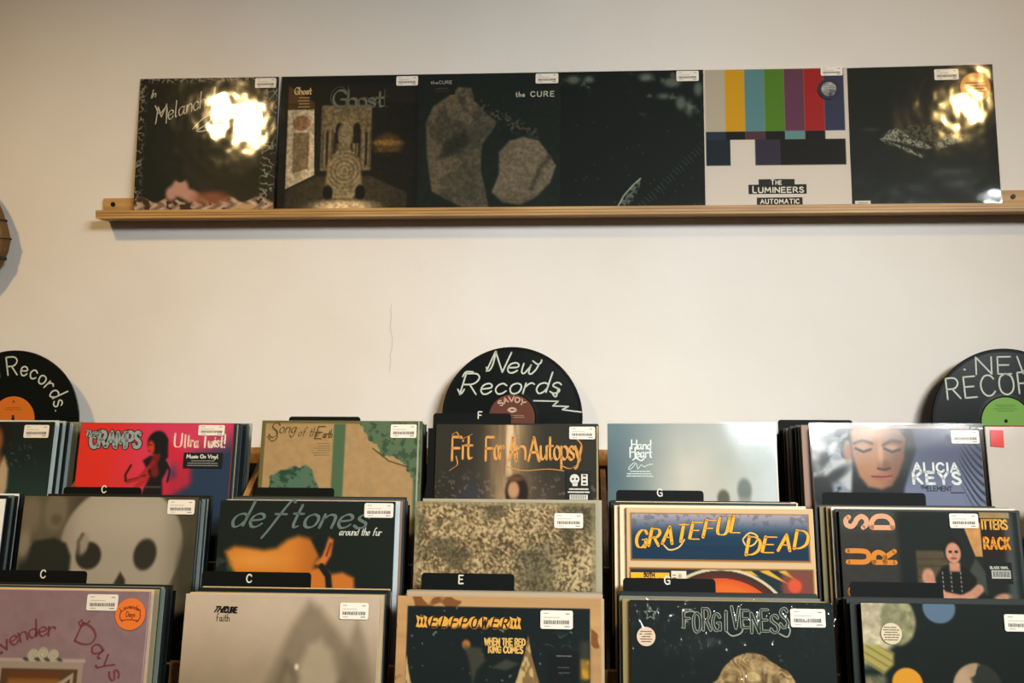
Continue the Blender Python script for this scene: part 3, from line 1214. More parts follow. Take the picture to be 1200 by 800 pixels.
def ah(a):   # misty blue to cream
    U, V = a.U, a.V
    k = sst(U, -.02, .48)[..., None]
    a.c = hexc((92, 116, 124)) * (1 - k) + hexc((204, 200, 186)) * k
    k = sst(U, .62, 1.0)[..., None]
    a.c = a.c * (1 - k) + hexc((204, 214, 214)) * k
    a.fill((1 - sst(V, .0, .3)) * .4, (142, 160, 166))
    a.fill(a.ell(.78, .22, .14, .12, .1) * .4, (160, 172, 166))
    a.fill(a.ell(.685, .445, .036, .05, .012), (104, 100, 88))
    a.fill(a.ell(.81, .395, .042, .068, .014), (126, 134, 128))
    a.fill(a.poly([(.62, .6), (.65, .47), (.72, .47), (.76, .6)], .02), (120, 116, 104))
    a.fill(a.poly([(.75, .6), (.78, .44), (.84, .44), (.88, .6)], .02), (150, 158, 154))
    a.mul(.96 + .08 * a.n(6, 3, 3))


def aa(a):   # generic sleeping face between feathers and a dusk sky
    U, V = a.U, a.V
    k = sst(V, .05, .4)[..., None]
    a.c = hexc((74, 80, 108)) * (1 - k) + hexc((122, 130, 156)) * k
    a.fill(1 - sst(U, .28, .36), (140, 150, 158))
    n = a.n(8, 5, 4)
    a.fill(a.rect(-1, -1, .27, 2, .03) * sst(n, .5, .58), (38, 46, 50))
    a.fill(a.rect(-1, -1, .24, 2, .03) * sst(a.n(6, 9, 3), .56, .7) * .8, (206, 206, 204))
    a.fill(a.ell(.13, .29, .10, .03, .02, -35), (44, 52, 56))
    a.fill(a.ell(.04, .38, .07, .09, .02), (26, 34, 34))
    hair = a.poly([(.215, .0), (.60, .0), (.615, .13), (.57, .25), (.53, .36), (.50, .6), (.20, .6), (.22, .4), (.24, .2)], .015)
    a.fill(hair, (18, 24, 24))
    face = a.poly([(.235, .02), (.30, -.03), (.50, -.02), (.555, .06), (.54, .18), (.50, .28), (.46, .345), (.40, .37), (.32, .355), (.27, .29), (.235, .16)], .016)
    a.fill(face, (178, 128, 92))
    a.fill(face * sst(U, .36, .52) * .55, (98, 62, 44))
    a.fill(face * a.ell(.34, .02, .08, .05, .05) * .5, (214, 164, 124))
    a.fill(a.ell(.21, .15, .022, .055, .012), (168, 112, 82))
    for cu, k in ((.305, 1), (.475, -1)):
        a.fill(a.stroke([(cu - .055, .095 + .012 * (k < 0)), (cu, .075), (cu + .055, .095 - .01 * (k < 0))], .014, .008) * .8, (60, 40, 32))
        a.fill(a.ell(cu, .118, .036, .017, .012) * .7, (206, 160, 124))
        a.fill(a.stroke([(cu - .045, .125), (cu, .145), (cu + .045, .13)], .014, .006), (34, 24, 22))
    a.fill(a.ell(.425, .225, .035, .03, .02) * .8, (120, 76, 54))
    a.fill(a.ell(.405, .15, .014, .07, .012) * .7, (216, 168, 130))
    a.fill(a.stroke([(.385, .245), (.425, .252), (.455, .243)], .012, .006), (60, 36, 30))
    a.fill(a.ell(.405, .297, .058, .02, .008), (178, 104, 88))
    a.fill(a.stroke([(.345, .292), (.405, .295), (.465, .288)], .007, .004), (74, 40, 36))
    # dark leafy edge at the right
    a.fill(a.ell(.83, .03, .05, .05, .02) * sst(a.n(22, 4, 2), .35, .5), (26, 36, 38))
    a.fill(a.ell(.96, .25, .09, .22, .03) * sst(np.sin((V - (U - .9) * 1.6 + 6 * (U - .93) ** 2) * 120 + 2 * a.n(9, 4)), -.1, .6) * .85, (28, 42, 50))


def aq(a):
    a.mul(.97 + .06 * a.n(5, 3, 3))
    a.fill(a.ell(.29, .27, .055, .15, .012), (28, 34, 32))
    a.fill(a.ell(.31, .42, .09, .12, .015), (34, 36, 34))


def tops(ti, y, w=.315):
    return bin_z(ti, y, w)


Y1 = 1.945
s = Sleeve('dark green sleeve with a woman in cream, at the left edge of the top row', -1.197, 1.940, tops(0, 1.940), .315, spine='18221f')
s.art(aw, (18, 34, 30))
s.price(.812, .022, .975, .104)
s.wrap(M_WRAP, side=.002)
s.done()

s = Sleeve('red and pink sleeve with grey wobbly title and dark figure, second in the top row', -0.8320, 1.950, tops(0, 1.950, .3138) , .3138, spine='8a2a2a')
s.art(ac, (214, 44, 34))
s.text('THE', .035, .082, .035, (150, 160, 156), .010, rot=-12, outline=.008, ocol=(52, 40, 40))
s.text('CRAMPS', .075, .155, .095, (142, 156, 154), .022, fit=.325, track=.12, jitter=.05, outline=.014, ocol=(58, 34, 38))
s.done('band_lettering')
s.text('U', .625, .152, .085, (226, 196, 176), .012, fit=.045, nib=(10, .35))
s.text('ltra', .69, .152, .08, (226, 196, 176), .011, fit=.09, nib=(10, .35), jitter=.06)
s.text('T', .80, .152, .075, (222, 206, 190), .012, fit=.045, nib=(10, .35))
s.text('wist!', .845, .152, .08, (222, 206, 190), .011, fit=.105, nib=(10, .35), jitter=.06)
s.done()
o = s.sticker([(.695, .188), (.945, .188), (.945, .285), (.695, .285)], (16, 20, 20), 'promo_sticker', label='black promotional sticker')
s.text('Music On Vinyl', .715, .222, .022, (206, 206, 198), .006, fit=.20, layer=8, narrow=1)
s.dashes(.715, .232, .925, .276, 3, (128, 132, 128), 4, width=.006, y=8)
s.done('sticker_print', o)
s.price(.775, .012, .945, .078)
s.wrap(M_WRAP, side=.002, top=.002)
s.done()

s = Sleeve('tan sleeve with green band and leafy bushes, third in the top row', -0.4545, 1.940, tops(0, 1.940, .320), .320, spine='6e6a44')
s.art(asg, (178, 148, 104))
br = (92, 74, 36)
s.text('S', .045, .105, .09, br, .012, slant=.3, nib=(40, .4))
s.text('ong', .11, .078, .07, br, .009, fit=.10, slant=.3, nib=(40, .4))
s.text('of the', .23, .098, .055, br, .007, fit=.13, slant=.35, nib=(40, .4))
s.text('E', .37, .105, .075, br, .011, slant=.3, nib=(40, .4)) if False else s.text('E', .335, .112, .075, br, .011, slant=.3, nib=(40, .4))
s.text('arth', .385, .106, .05, br, .008, fit=.055, slant=.3, nib=(40, .4))
s.strokes([catmull([(.04, .10), (.07, .13), (.10, .105), (.09, .06)])], .008, br)
s.dashes(.32, .135, .432, .22, 6, (124, 104, 68), 8, width=.005, align='r')
s.strokes([[(.045, .122), (.43, .122)]], .002, (150, 124, 80))
s.price(.806, .022, .966, .105)
s.wrap(M_WRAP, side=.001)
s.done()

s = Sleeve('brown sleeve with gold blackletter title and glowing column of light, below the middle disc', -0.1115, 1.950, tops(0, 1.950, .3145), .3145, spine='2c3028')
s.art(af, (46, 46, 38))
gd = (206, 146, 74)
for tx, u, f in (('Fit', .105, .13), ('For', .315, .115), ('An', .46, .105), ('Autopsy', .58, .33)):
    s.text(tx[0], u, .225, .145, gd, .020, fit=f * (.42 if len(tx) < 5 else .2), nib=(48, .25))
    s.text(tx[1:], u + f * (.46 if len(tx) < 5 else .23), .215, .16, gd, .018, fit=f * (.5 if len(tx) < 5 else .76), nib=(48, .25), track=.1)
for p in ([(.10, .07), (.13, .05), (.16, .09), (.23, .06)], [(.09, .29), (.11, .275), (.14, .25), (.13, .20)], [(.88, .15), (.90, .22), (.84, .27), (.78, .25)],
          [(.44, .26), (.55, .285), (.70, .275), (.80, .285)], [(.88, .09), (.91, .13), (.90, .20)]):
    s.strokes([catmull(p)], .008, (190, 130, 66), nib=(30, .3))
s.done()
o = s.sticker([(.812, .285), (.965, .285), (.965, .47), (.812, .47)], (22, 24, 22), 'promo_sticker', label='black sticker with a small white skull')
wh = (206, 204, 192)
s.patch([(u, v) for u, v in circ(.865, .335, .03, 14)], wh, 8)
s.patch([(.85, .355), (.885, .355), (.882, .378), (.853, .378)], wh, 8)
for cu in (.855, .878):
    s.patch(circ(cu, .335, .007, 8), (22, 24, 22), 9)
s.box(.905, .305, .945, .375, wh, 8)
for k in range(3):
    s.box(.915, .31 + k * .023, .935, .32 + k * .023, (22, 24, 22), 9)
s.dashes(.825, .387, .955, .424, 2, wh, 5, width=.009, y=8)
s.box(.835, .43, .945, .46, wh, 8)
for k in range(12):
    s.box(.843 + k * .008, .433, .846 + k * .008, .456, (40, 40, 36), 9)
s.done('sticker_print', o)
s.price(.832, .012, .992, .09)
s.wrap(M_WRAP, side=.003, top=.002)
s.done()

s = Sleeve('misty blue and cream sleeve with small white ornate lettering, fourth full sleeve in top row', 0.2250, 1.930, tops(0, 1.930, .3168), .3168, spine='8a9a9c')
s.art(ah, (150, 165, 166))
wt = (222, 228, 222)
s.text('Hand', .145, .155, .055, wt, .0085, fit=.115, nib=(30, .5), track=.12)
s.text('Heart', .135, .205, .06, wt, .0085, fit=.13, nib=(30, .5), track=.1)
s.strokes([catmull([(.15, .222), (.17, .21), (.20, .225), (.22, .21)])], .007, wt)
s.strokes([catmull([(.16, .235), (.13, .262), (.125, .28), (.15, .265), (.17, .24), (.18, .275), (.20, .25), (.22, .262), (.24, .25), (.27, .245)])], .004, (206, 216, 210))
s.dashes(.11, .282, .275, .325, 3, (200, 210, 204), 4, width=.006)
s.price(.792, .008, .955, .085)
s.wrap(M_WRAP, side=.003, top=.003)
s.done()

s = Sleeve('blue sleeve with large sleeping face and blocky white title, below the right disc', 0.6095, 1.930, tops(0, 1.930, .3138) - .003, .3138, spine='8c6e5a')
s.art(aa, (90, 98, 124), 210)
lt = (208, 212, 206)
s.text('ALICIA', .592, .262, .052, lt, .0125, fit=.262, track=.3)
s.text('KEYS', .588, .332, .066, lt, .016, fit=.272, track=.34)
s.text('the', .628, .362, .026, (30, 34, 40), .004)
s.text('ELEMENT', .662, .375, .026, (30, 34, 40), .005, fit=.145, track=.2)
s.dashes(.80, .378, .875, .392, 1, (30, 34, 40), 2, width=.007)
s.price(.826, .012, .99, .092)
s.wrap(M_WRAP, side=.004, top=.009)
s.done()

s = Sleeve('plain off-white sleeve with a small red sticker, at the right edge of the top row', 0.9430, 1.955, tops(0, 1.955), .315, spine='d0c6b8')
s.art(aq, (208, 198, 186))
s.sticker([(.028, .02), (.105, .022), (.102, .125), (.025, .118)], (206, 40, 34), 'red_sticker')
s.wrap(M_WRAP, side=.001)
s.done()

dk = ['131a18', '1d2a28', '3c4640', '0f1514', '8f8a78', '141c1b', '2b3a3e', '171d1b', '51564c', '10201e']
mixd = ['1a2422', '7d7658', '141c1a', 'b3ab98', '202a28', '3a4a4c', '121816', '5a5a48', 'a0472f', '151c1a']
pack(0, 0, 1.952, 9, .0105, ['b9c4bf', '16211f', '9aa8a6', '121a19', '8f9d9b', '6a6450', '7a745e', '14201e', '57523f'], 'record sleeve packed behind the woman in cream sleeve, only its edge showing', 'sleeves behind the woman in cream sleeve', dx=[-.009, -.007, -.0055, -.004, -.002, .004, .008, .011, .013], jit=.0008)
pack(0, 1, 1.962, 10, .0105, ['23302f', '9a9a88', '5a5f50', '0e1414', '24323a', '141b1a', '3b4848', '101615'], 'record sleeve packed behind the red and pink sleeve, only its edge showing', 'sleeves behind the red and pink sleeve', dx=-.003)
pack(0, 2, 1.952, 9, .0105, ['c0a860', '6e6a44', '1a2623', '101817', '44566a', '101615'], 'record sleeve packed behind the tan bush sleeve, only its edge showing', 'sleeves behind the tan bush sleeve', dx=.010)
pack(0, 3, 1.962, 8, .0105, ['b59a62', '1a2320', '141b19', '20302c'], 'record sleeve packed behind the blackletter title sleeve, only its edge showing', 'sleeves behind the blackletter title sleeve', dx=.004)
pack(0, 4, 1.942, 9, .0105, ['c9c4b6', '9fb0b2', 'd8d2c4', '6a7470'], 'record sleeve packed behind the misty blue sleeve, only its edge showing', 'sleeves behind the misty blue sleeve', dx=-.012)
pack(0, 5, 1.943, 15, .0120, ['8a6a58', '14201c', '5e6250', '101a18', '77805e', '1a2622', '0f1816', '6a4a40', '20302e'], 'record sleeve packed behind the sleeping face sleeve, only its edge showing', 'sleeves behind the sleeping face sleeve', dx=-.010, zj=.003)
pack(0, 6, 1.967, 8, .0105, ['9a2f26', 'd8cfc0', '1a201e', 'b0a890'], 'record sleeve packed behind the off-white sleeve, only its edge showing', 'sleeves behind the off-white sleeve', dx=-.004)


# ================================================================== MIDDLE ROW
def ask(a):
    U, V = a.U, a.V
    a.mul(.8 + .4 * a.n(5, 2, 3))
    a.fill(a.rect(-.1, -.1, .28, .24, .06) * .6, (112, 102, 82))
    a.fill(a.ell(.05, .10, .06, .10, .03) * .7, (132, 120, 100))
    a.fill(a.ell(.19, .08, .065, .11, .02), (122, 112, 92))
    a.fill(a.ell(.20, .13, .03, .03, .02) * .6, (84, 74, 58))
    sk = np.clip(a.ell(.585, .27, .345, .335, .014) + a.poly([(.30, .30), (.90, .30), (.86, .60), (.33, .60)], .02), 0, 1)
    a.fill(sk, (172, 161, 143))
    a.fill(sk * a.ell(.60, .10, .26, .13, .12) * .5, (192, 180, 160))
    a.fill(sk * sst(U, .78, .93) * .5, (122, 112, 92))
    a.fill(sk * (1 - sst(U, .24, .36)) * .4, (134, 122, 102))
    a.fill(a.poly([(.0, .62), (.02, .34), (.09, .25), (.20, .23), (.27, .26), (.305, .33), (.31, .62)], .014), (42, 46, 36))
    a.fill(a.ell(.03, .27, .035, .08, .02) * .8, (150, 138, 118))
    a.fill(a.ell(.405, .325, .072, .075, .012, -15), (50, 48, 38))
    a.fill(a.ell(.37, .265, .028, .055, .012, 10), (158, 146, 126))
    a.fill(a.stroke([(.345, .31), (.34, .25), (.36, .21)], .02, .010) * .8, (92, 82, 64))
    a.fill(a.ell(.725, .315, .064, .085, .012, 8), (54, 52, 42))
    a.fill(a.poly([(.555, .56), (.565, .47), (.595, .41), (.625, .45), (.64, .56)], .010), (56, 52, 40))
    a.fill(a.ell(.97, .40, .06, .18, .03) * .8, (66, 62, 48))


def ade(a):
    U, V = a.U, a.V
    a.fill(a.n(3, 2) * .3, (30, 42, 36))
    org = a.poly([(.05, .285), (.10, .255), (.18, .262), (.27, .275), (.34, .262), (.40, .215), (.46, .195), (.54, .215), (.58, .30), (.56, .345), (.54, .42), (.12, .42), (.08, .36)], .022)
    a.fill(org, (212, 134, 50))
    a.fill(org * sst(U, .40, .56) * .55, (168, 92, 36))
    a.fill(org * a.ell(.22, .33, .14, .04, .04) * .5, (240, 172, 84))
    a.fill(a.poly([(.56, .345), (.60, .30), (.635, .20), (.66, .215), (.65, .30), (.61, .37)], .012), (208, 120, 56))
    a.fill(a.stroke([(.625, .30), (.645, .235)], .012, .006), (120, 50, 30))
    a.fill(a.poly([(.53, .21), (.60, .19), (.615, .25), (.59, .31)], .014), (18, 28, 24))
    a.fill(a.poly([(.48, .60), (.50, .46), (.54, .38), (.60, .36), (.66, .40), (.72, .39), (.785, .42), (.80, .60)], .016), (206, 122, 48))
    a.fill(a.stroke([(.60, .36), (.64, .41), (.66, .56)], .035, .008), (18, 28, 26))
    a.fill(sst(a.n(26, 5, 2), .5, .6) * a.rect(-.02, .32, .09, .46, .02) * .5, (78, 88, 72))


def awh(a):
    U, V = a.U, a.V
    g1, g2 = a.n(11, 3, 4), a.n(95, 5, 1)
    k = np.clip(.50 + .7 * (g1 - .5) + 1.15 * (g2 - .5), 0, 1)[..., None]
    a.c = hexc((84, 70, 46)) * (1 - k) + hexc((206, 182, 138)) * k
    a.fill(sst(a.n(6, 9, 3), .60, .72) * .6, (76, 72, 52))
    a.fill(a.rect(.58, .24, .78, .6, .08) * .55, (70, 72, 52))
    a.fill(a.rect(.80, .28, 1, .6, .05) * sst(g2, .45, .6) * .5, (206, 188, 142))
    a.fill((1 - a.rect(.022, .02, .975, 2, .01)) * .6, (150, 140, 108))


def agd(a):
    U, V = a.U, a.V
    fr, br_ = (222, 194, 152), (160, 110, 50)
    a.fill(a.rect(.020, .028, .975, .285), br_)
    k = sst(V, .02, .17)[..., None]
    sky = hexc((172, 160, 166)) * (1 - k) + hexc((22, 58, 82)) * k
    m = a.rect(.027, .034, .968, .275)[..., None]
    a.c = a.c * (1 - m) + sky * m
    a.fill(a.rect(.027, .034, .968, .10, .01) * sst(a.n(60, 5, 1), .60, .7) * .5, (90, 92, 110))
    a.fill(a.rect(.027, .20, .968, .275) * a.n(10, 5, 3, .3, 3) * .5, (14, 40, 58))
    a.fill(a.rect(.012, .318, .988, 2), br_)
    m = a.rect(.020, .325, .980, 2)
    a.fill(m, (30, 48, 52))
    a.fill(m * a.rect(.82, .3, 1, 2, .02), (120, 74, 62))
    for p in ([(.70, .33), (.75, .325), (.86, .40)], [(.60, .33), (.66, .33), (.70, .36)], [(.80, .33), (.84, .325), (.90, .38)]):
        a.fill(a.poly(p, .003) * m, (218, 170, 64))
    r = np.hypot(U - .50, (V - .72))
    for ro, ri, c in ((.405, .39, (214, 196, 160)), (.39, .372, (70, 44, 34)), (.372, .35, (90, 40, 30)), (.35, .265, (214, 88, 36)), (.265, .0, (22, 46, 62))):
        a.fill(m * sst(r, ri - .002, ri + .002) * (1 - sst(r, ro - .002, ro + .002)), c)
    a.fill(m * sst(r, .27, .272) * (1 - sst(r, .30, .35)) * .5, (232, 128, 40))
    a.fill(a.ell(.885, .405, .065, .065, .03) * .5, (150, 60, 50))
    a.fill(a.ell(.885, .405, .036, .036, .01), (216, 88, 56))


def amr(a):
    U, V = a.U, a.V
    a.fill(a.rect(-.1, .10, .34, .6, .02) * .8, (62, 58, 54))
    a.fill(a.rect(-.1, -.1, .32, .10, .04) * .5, (120, 118, 108))  # silvery glare at the upper left, painted into the print
    a.fill(a.rect(.33, .02, .62, .6, .03), (20, 30, 28))
    a.fill(a.rect(.42, .22, .60, .50, .01) * .8, (104, 88, 62))
    for v in (.26, .30, .36):
        a.fill(a.rect(.42, v, .60, v + .012, .004) * .6, (70, 58, 42))
    a.fill(a.poly([(.69, .06), (.79, .06), (.79, .25), (.75, .25)], .004), (206, 152, 92))
    a.fill(a.rect(.79, .0, .955, .26), (36, 26, 20))
    a.fill(a.rect(.79, .0, .955, .035), (170, 140, 90))
    a.fill(a.poly([(.70, .35), (.75, .26), (.80, .34), (.80, .46), (.74, .42)], .01), (70, 74, 68))
    # seated figure in black with folded hands
    sk = (206, 150, 122)
    a.fill(a.ell(.627, .215, .052, .075, .008), (24, 22, 20))
    a.fill(a.poly([(.50, .6), (.515, .38), (.56, .31), (.62, .29), (.69, .31), (.745, .37), (.735, .6)], .01), (16, 22, 20))
    a.fill(a.rect(.60, .285, .66, .335, .008), sk)
    a.fill(a.ell(.628, .232, .042, .058, .006), sk)
    for cu in (.612, .645):
        a.fill(a.ell(cu, .225, .010, .008, .004), (40, 28, 26))
    a.fill(a.ell(.628, .262, .018, .006, .004), (150, 70, 66))
    a.fill(a.ell(.628, .245, .006, .012, .005) * .5, (160, 104, 84))
    for cu in (.56, .605, .66):
        a.fill(a.rect(cu - .003, .33, cu + .003, .48, .002) * sst(np.sin(V * 260), -.2, .2), (150, 148, 138))
    a.fill(a.stroke([(.48, .36), (.50, .42), (.56, .47), (.66, .49)], .05, .008), sk)
    a.fill(a.ell(.48, .37, .035, .05, .01), sk)
    a.fill(a.stroke([(.66, .49), (.72, .46), (.755, .43)], .05, .008), sk)
    a.fill(a.ell(.88, .475, .045, .022, .01, -12), (196, 150, 122))
    a.fill(a.rect(.92, .0, .97, .6, .02) * .4, (150, 160, 154))
    a.mul(.92 + .16 * a.n(30, 6, 2))


s = Sleeve('grey-beige sleeve with big hollow-eyed skull shape, leftmost in the middle row', -0.8225, 1.730, tops(1, 1.730, .3185), .3185, spine='3a3a30')
s.art(ask, (86, 78, 60))
s.price(.832, .015, .985, .095)
s.wrap(M_WRAP, side=.002)
s.done()

s = Sleeve('black sleeve with orange skin close-up and flowing grey title, second in the middle row', -0.4690, 1.738, tops(1, 1.738, .3140), .3140, spine='1a2422')
s.art(ade, (20, 32, 27))
gy = (90, 106, 100)
kw = dict(col=gy, slant=.35, nib=(25, .35), track=.14)
s.text('de~tones', .065, .148, .145, width=.019, fit=.765, **kw)
s.text('around the fur', .69, .188, .042, (196, 200, 190), .006, fit=.235, slant=.35, nib=(25, .4))
s.price(.828, .01, .992, .09)
s.wrap(M_WRAP, side=.002)
s.done()

s = Sleeve('sleeve covered in grainy golden foliage texture, third in the middle row', -0.1180, 1.735, tops(1, 1.735, .3152), .3152, spine='8a8266')
s.art(awh, (150, 132, 92), 210)
s.price(.772, .058, .93, .138)
s.wrap(M_WRAP, side=.004, top=.002)
s.done()

s = Sleeve('cream bordered sleeve with gold lettering on blue over an orange arch, middle row', 0.2480, 1.712, tops(1, 1.712, .3140) - .0045, .3140, .312, spine='d8bf98')
s.art(agd, (214, 184, 142), 210)
g1, g2 = (218, 156, 48), (62, 40, 24)
for i, ch in enumerate('GRATEFUL'):
    t = i / 7
    s.text(ch, .045 + .073 * i, .215 - .085 * t, .088 + .006 * (i == 0), g1, .017, fit=.052, slant=.22, nib=(-5, .28), outline=.006, ocol=g2)
for i, ch in enumerate('DEAD'):
    s.text(ch, .635 + .085 * i, .245 - .012 * i, .082 + .012 * (i in (0, 3)), g1, .017, fit=.062, slant=.2, nib=(-5, .28), outline=.006, ocol=g2)
s.strokes([catmull([(.20, .20), (.23, .225), (.28, .21), (.31, .17)]), catmull([(.62, .165), (.66, .13), (.70, .15), (.68, .19), (.64, .20), (.62, .165)])], .008, (206, 170, 104))
s.done()
o = s.sticker([(.02, .345), (.225, .345), (.225, .43), (.02, .43)], (226, 160, 34), 'promo_sticker', label='yellow anniversary sticker')
s.text('50TH', .09, .367, .019, (58, 38, 20), .006, fit=.055, layer=8)
s.text('ANNIVERSARY', .045, .395, .02, (58, 38, 20), .0062, fit=.155, layer=8, track=.25)
s.text('REMASTER', .06, .423, .02, (58, 38, 20), .0062, fit=.125, layer=8, track=.25)
s.done('sticker_print', o)
o = s.sticker([(.235, .335), (.315, .335), (.315, .43), (.235, .43)], (214, 196, 172), 'price_sticker')
for k in range(9):
    s.box(.272, .35 + k * .008, .29, .353 + k * .008 + .002 * (k % 2), (90, 80, 66), 8)
s.dashes(.24, .35, .262, .42, 5, (120, 108, 92), 3, y=8)
s.done('barcode', o)
s.done()

s = Sleeve('dark sleeve with seated figure in black and fat orange letters, right end of middle row', 0.6120, 1.765, tops(1, 1.765, .3010) + .004, .3010, .309, spine='1c2624')
s.art(amr, (26, 34, 31), 210)


for v, ch2, c in ((.108, 'SD', (206, 152, 116)), (.303, 'UR', (200, 122, 38)), (.50, 'OA', (180, 104, 32))):
    for u, ch in zip((.155, .30), ch2):
        s.text(ch, u, v - .014, .118, c, .028, fit=.062, rot=90)
s.done('fat_lettering')
yl = (214, 160, 70)
s.text('ITTERS', .80, .095, .05, yl, .010, fit=.14)
s.text('RACK', .805, .205, .06, (220, 140, 40), .013, fit=.14, track=.3)
s.done()
s.box(.80, .28, .945, .40, (10, 14, 13))
s.text('BLACK VINYL', .825, .317, .013, (190, 188, 178), .004, layer=2, fit=.10)
s.box(.83, .325, .935, .37, (182, 182, 172), 2)
for k in range(14):
    s.box(.838 + k * .0068, .33, .8405 + k * .0068 + .001 * (k % 3 == 0), .362, (30, 32, 30), 3)
s.done('black_sticker')
s.price(.62, .01, .78, .092)
s.wrap(M_SHRINK, side=.0, top=.004)
s.done()

pack(1, 0, 1.740, 8, .0095, ['dfe2dc', '121a18', '0f1514', '55605c', '101614'], 'record sleeve at the left edge of the middle row, only its edge showing', 'sleeves at the left edge of the middle row', dx=.006)
pack(1, 1, 1.742, 9, .0092, ['0f1413', '88908c', '121a19', '6c7674', '0e1312', '77807c', '10201e', '0d1211'], 'record sleeve packed behind the skull shape sleeve, only its edge showing', 'sleeves behind the skull shape sleeve', dx=.003)
pack(1, 2, 1.750, 8, .0092, ['b8c2c6', 'b89a8c', '8a6e60', '3e423a', '121816', '1a2220', '121816', '1a2220'], 'record sleeve packed behind the orange skin close-up sleeve, only its edge showing', 'sleeves behind the orange skin close-up sleeve', dx=.008)
pack(1, 3, 1.747, 8, .0092, ['9a927a', '8a8470', '141c1a', '121816', '1a2624', '141c1a', '121816', '1a2624'], 'record sleeve packed behind the golden foliage sleeve, only its edge showing', 'sleeves behind the golden foliage sleeve', dx=.004)
pack(1, 4, 1.7195, 10, .0092, ['dcc6a4', 'e2cdae', '16201e', '8d8464', 'd2bc98', '14201e', '101816', '4a4e44'], 'record sleeve packed behind the cream bordered sleeve, only its edge showing', 'sleeves behind the cream bordered sleeve', dx=[-.009, -.016, -.02, -.018])
pack(1, 5, 1.777, 5, .0090, ['101816', 'cdc6b8', '8a7444', '6e623c', '131b19'], 'record sleeve packed behind the seated figure sleeve, only its edge showing', 'sleeves behind the seated figure sleeve', dx=[.012, .007, .001, -.007, -.014], jit=.001, tall=.985)
pack(1, 6, 1.735, 8, .0095, ['121a18', '24302c', '0f1614'], 'record sleeve at the right edge of the middle row, only its edge showing', 'sleeves at the right edge of the middle row', dx=-.008)


# ================================================================== FRONT ROW
def ala(a):
    U, V = a.U, a.V
    a.mul(.95 + .1 * a.n(20, 2, 3))
    a.fill(a.rect(.47 - .22, .35, .47 + .22, 2, .004), (168, 150, 134))
    a.fill(a.rect(.27, .385, .665, 2, .004), (96, 70, 44))
    k = sst(V, .38, .5)
    a.fill(a.rect(.31, .40, .58, 2, .004) * (1 - .5 * k), (110, 66, 34))
    a.fill(a.rect(.31, .43, .58, 2, .01) * k * .8, (196, 140, 62))
    a.fill(a.poly([(.57, .45), (.645, .40), (.645, .7), (.57, .7)], .004), (176, 158, 138))
    a.fill(a.poly([(.585, .47), (.63, .43), (.63, .7), (.585, .7)], .004), (90, 56, 32))
    a.fill(a.rect(.24, .335, .70, .352, .003), (184, 166, 150))
    for cu in (.425, .475, .53):
        r = np.hypot(U - cu, (V - .318 + .008 * (cu == .475)))
        m = 1 - sst(r, .025, .03)
        a.fill(m, (206, 196, 172))
        a.fill(m * (.5 + .5 * np.sin(r * 520 + np.arctan2(V - .318, U - cu) * 2)) * .6, (128, 120, 96))
    for cu in (.39, .45, .50, .565):
        a.fill(a.ell(cu, .34, .016, .008, .004, 20), (70, 82, 60))


def afa(a):
    U, V = a.U, a.V
    k = sst(V, .0, .5)[..., None]
    a.c = hexc((196, 178, 156)) * (1 - k) + hexc((160, 142, 118)) * k
    dkk = (126, 112, 90)
    a.fill(a.poly([(.64, .03), (.70, .06), (.80, .18), (.92, .34), (1.0, .6), (.36, .6), (.48, .34), (.56, .15)], .035) * .75, dkk)
    a.fill(a.poly([(.89, .11), (.93, .20), (.98, .40), (.98, .7), (.80, .7), (.83, .3)], .03) * .5, (112, 98, 76))
    a.fill(a.poly([(.58, .65), (.60, .36), (.65, .24), (.71, .21), (.77, .27), (.81, .42), (.84, .65)], .03) * .85, (178, 162, 136))
    a.fill(a.stroke([(.575, .6), (.595, .40), (.545, .33), (.48, .5), (.44, .62)], .03, .03) * .6, (98, 86, 66))
    a.fill(a.stroke([(.82, .42), (.86, .6)], .03, .03) * .6, (98, 86, 66))
    a.fill(a.ell(.595, .345, .010, .014, .008), (222, 208, 180))
    a.fill(sst(V, .3, .6) * (1 - sst(U, .2, .5)) * .35, (128, 116, 92))
    a.mul(.96 + .08 * a.n(8, 5, 4))


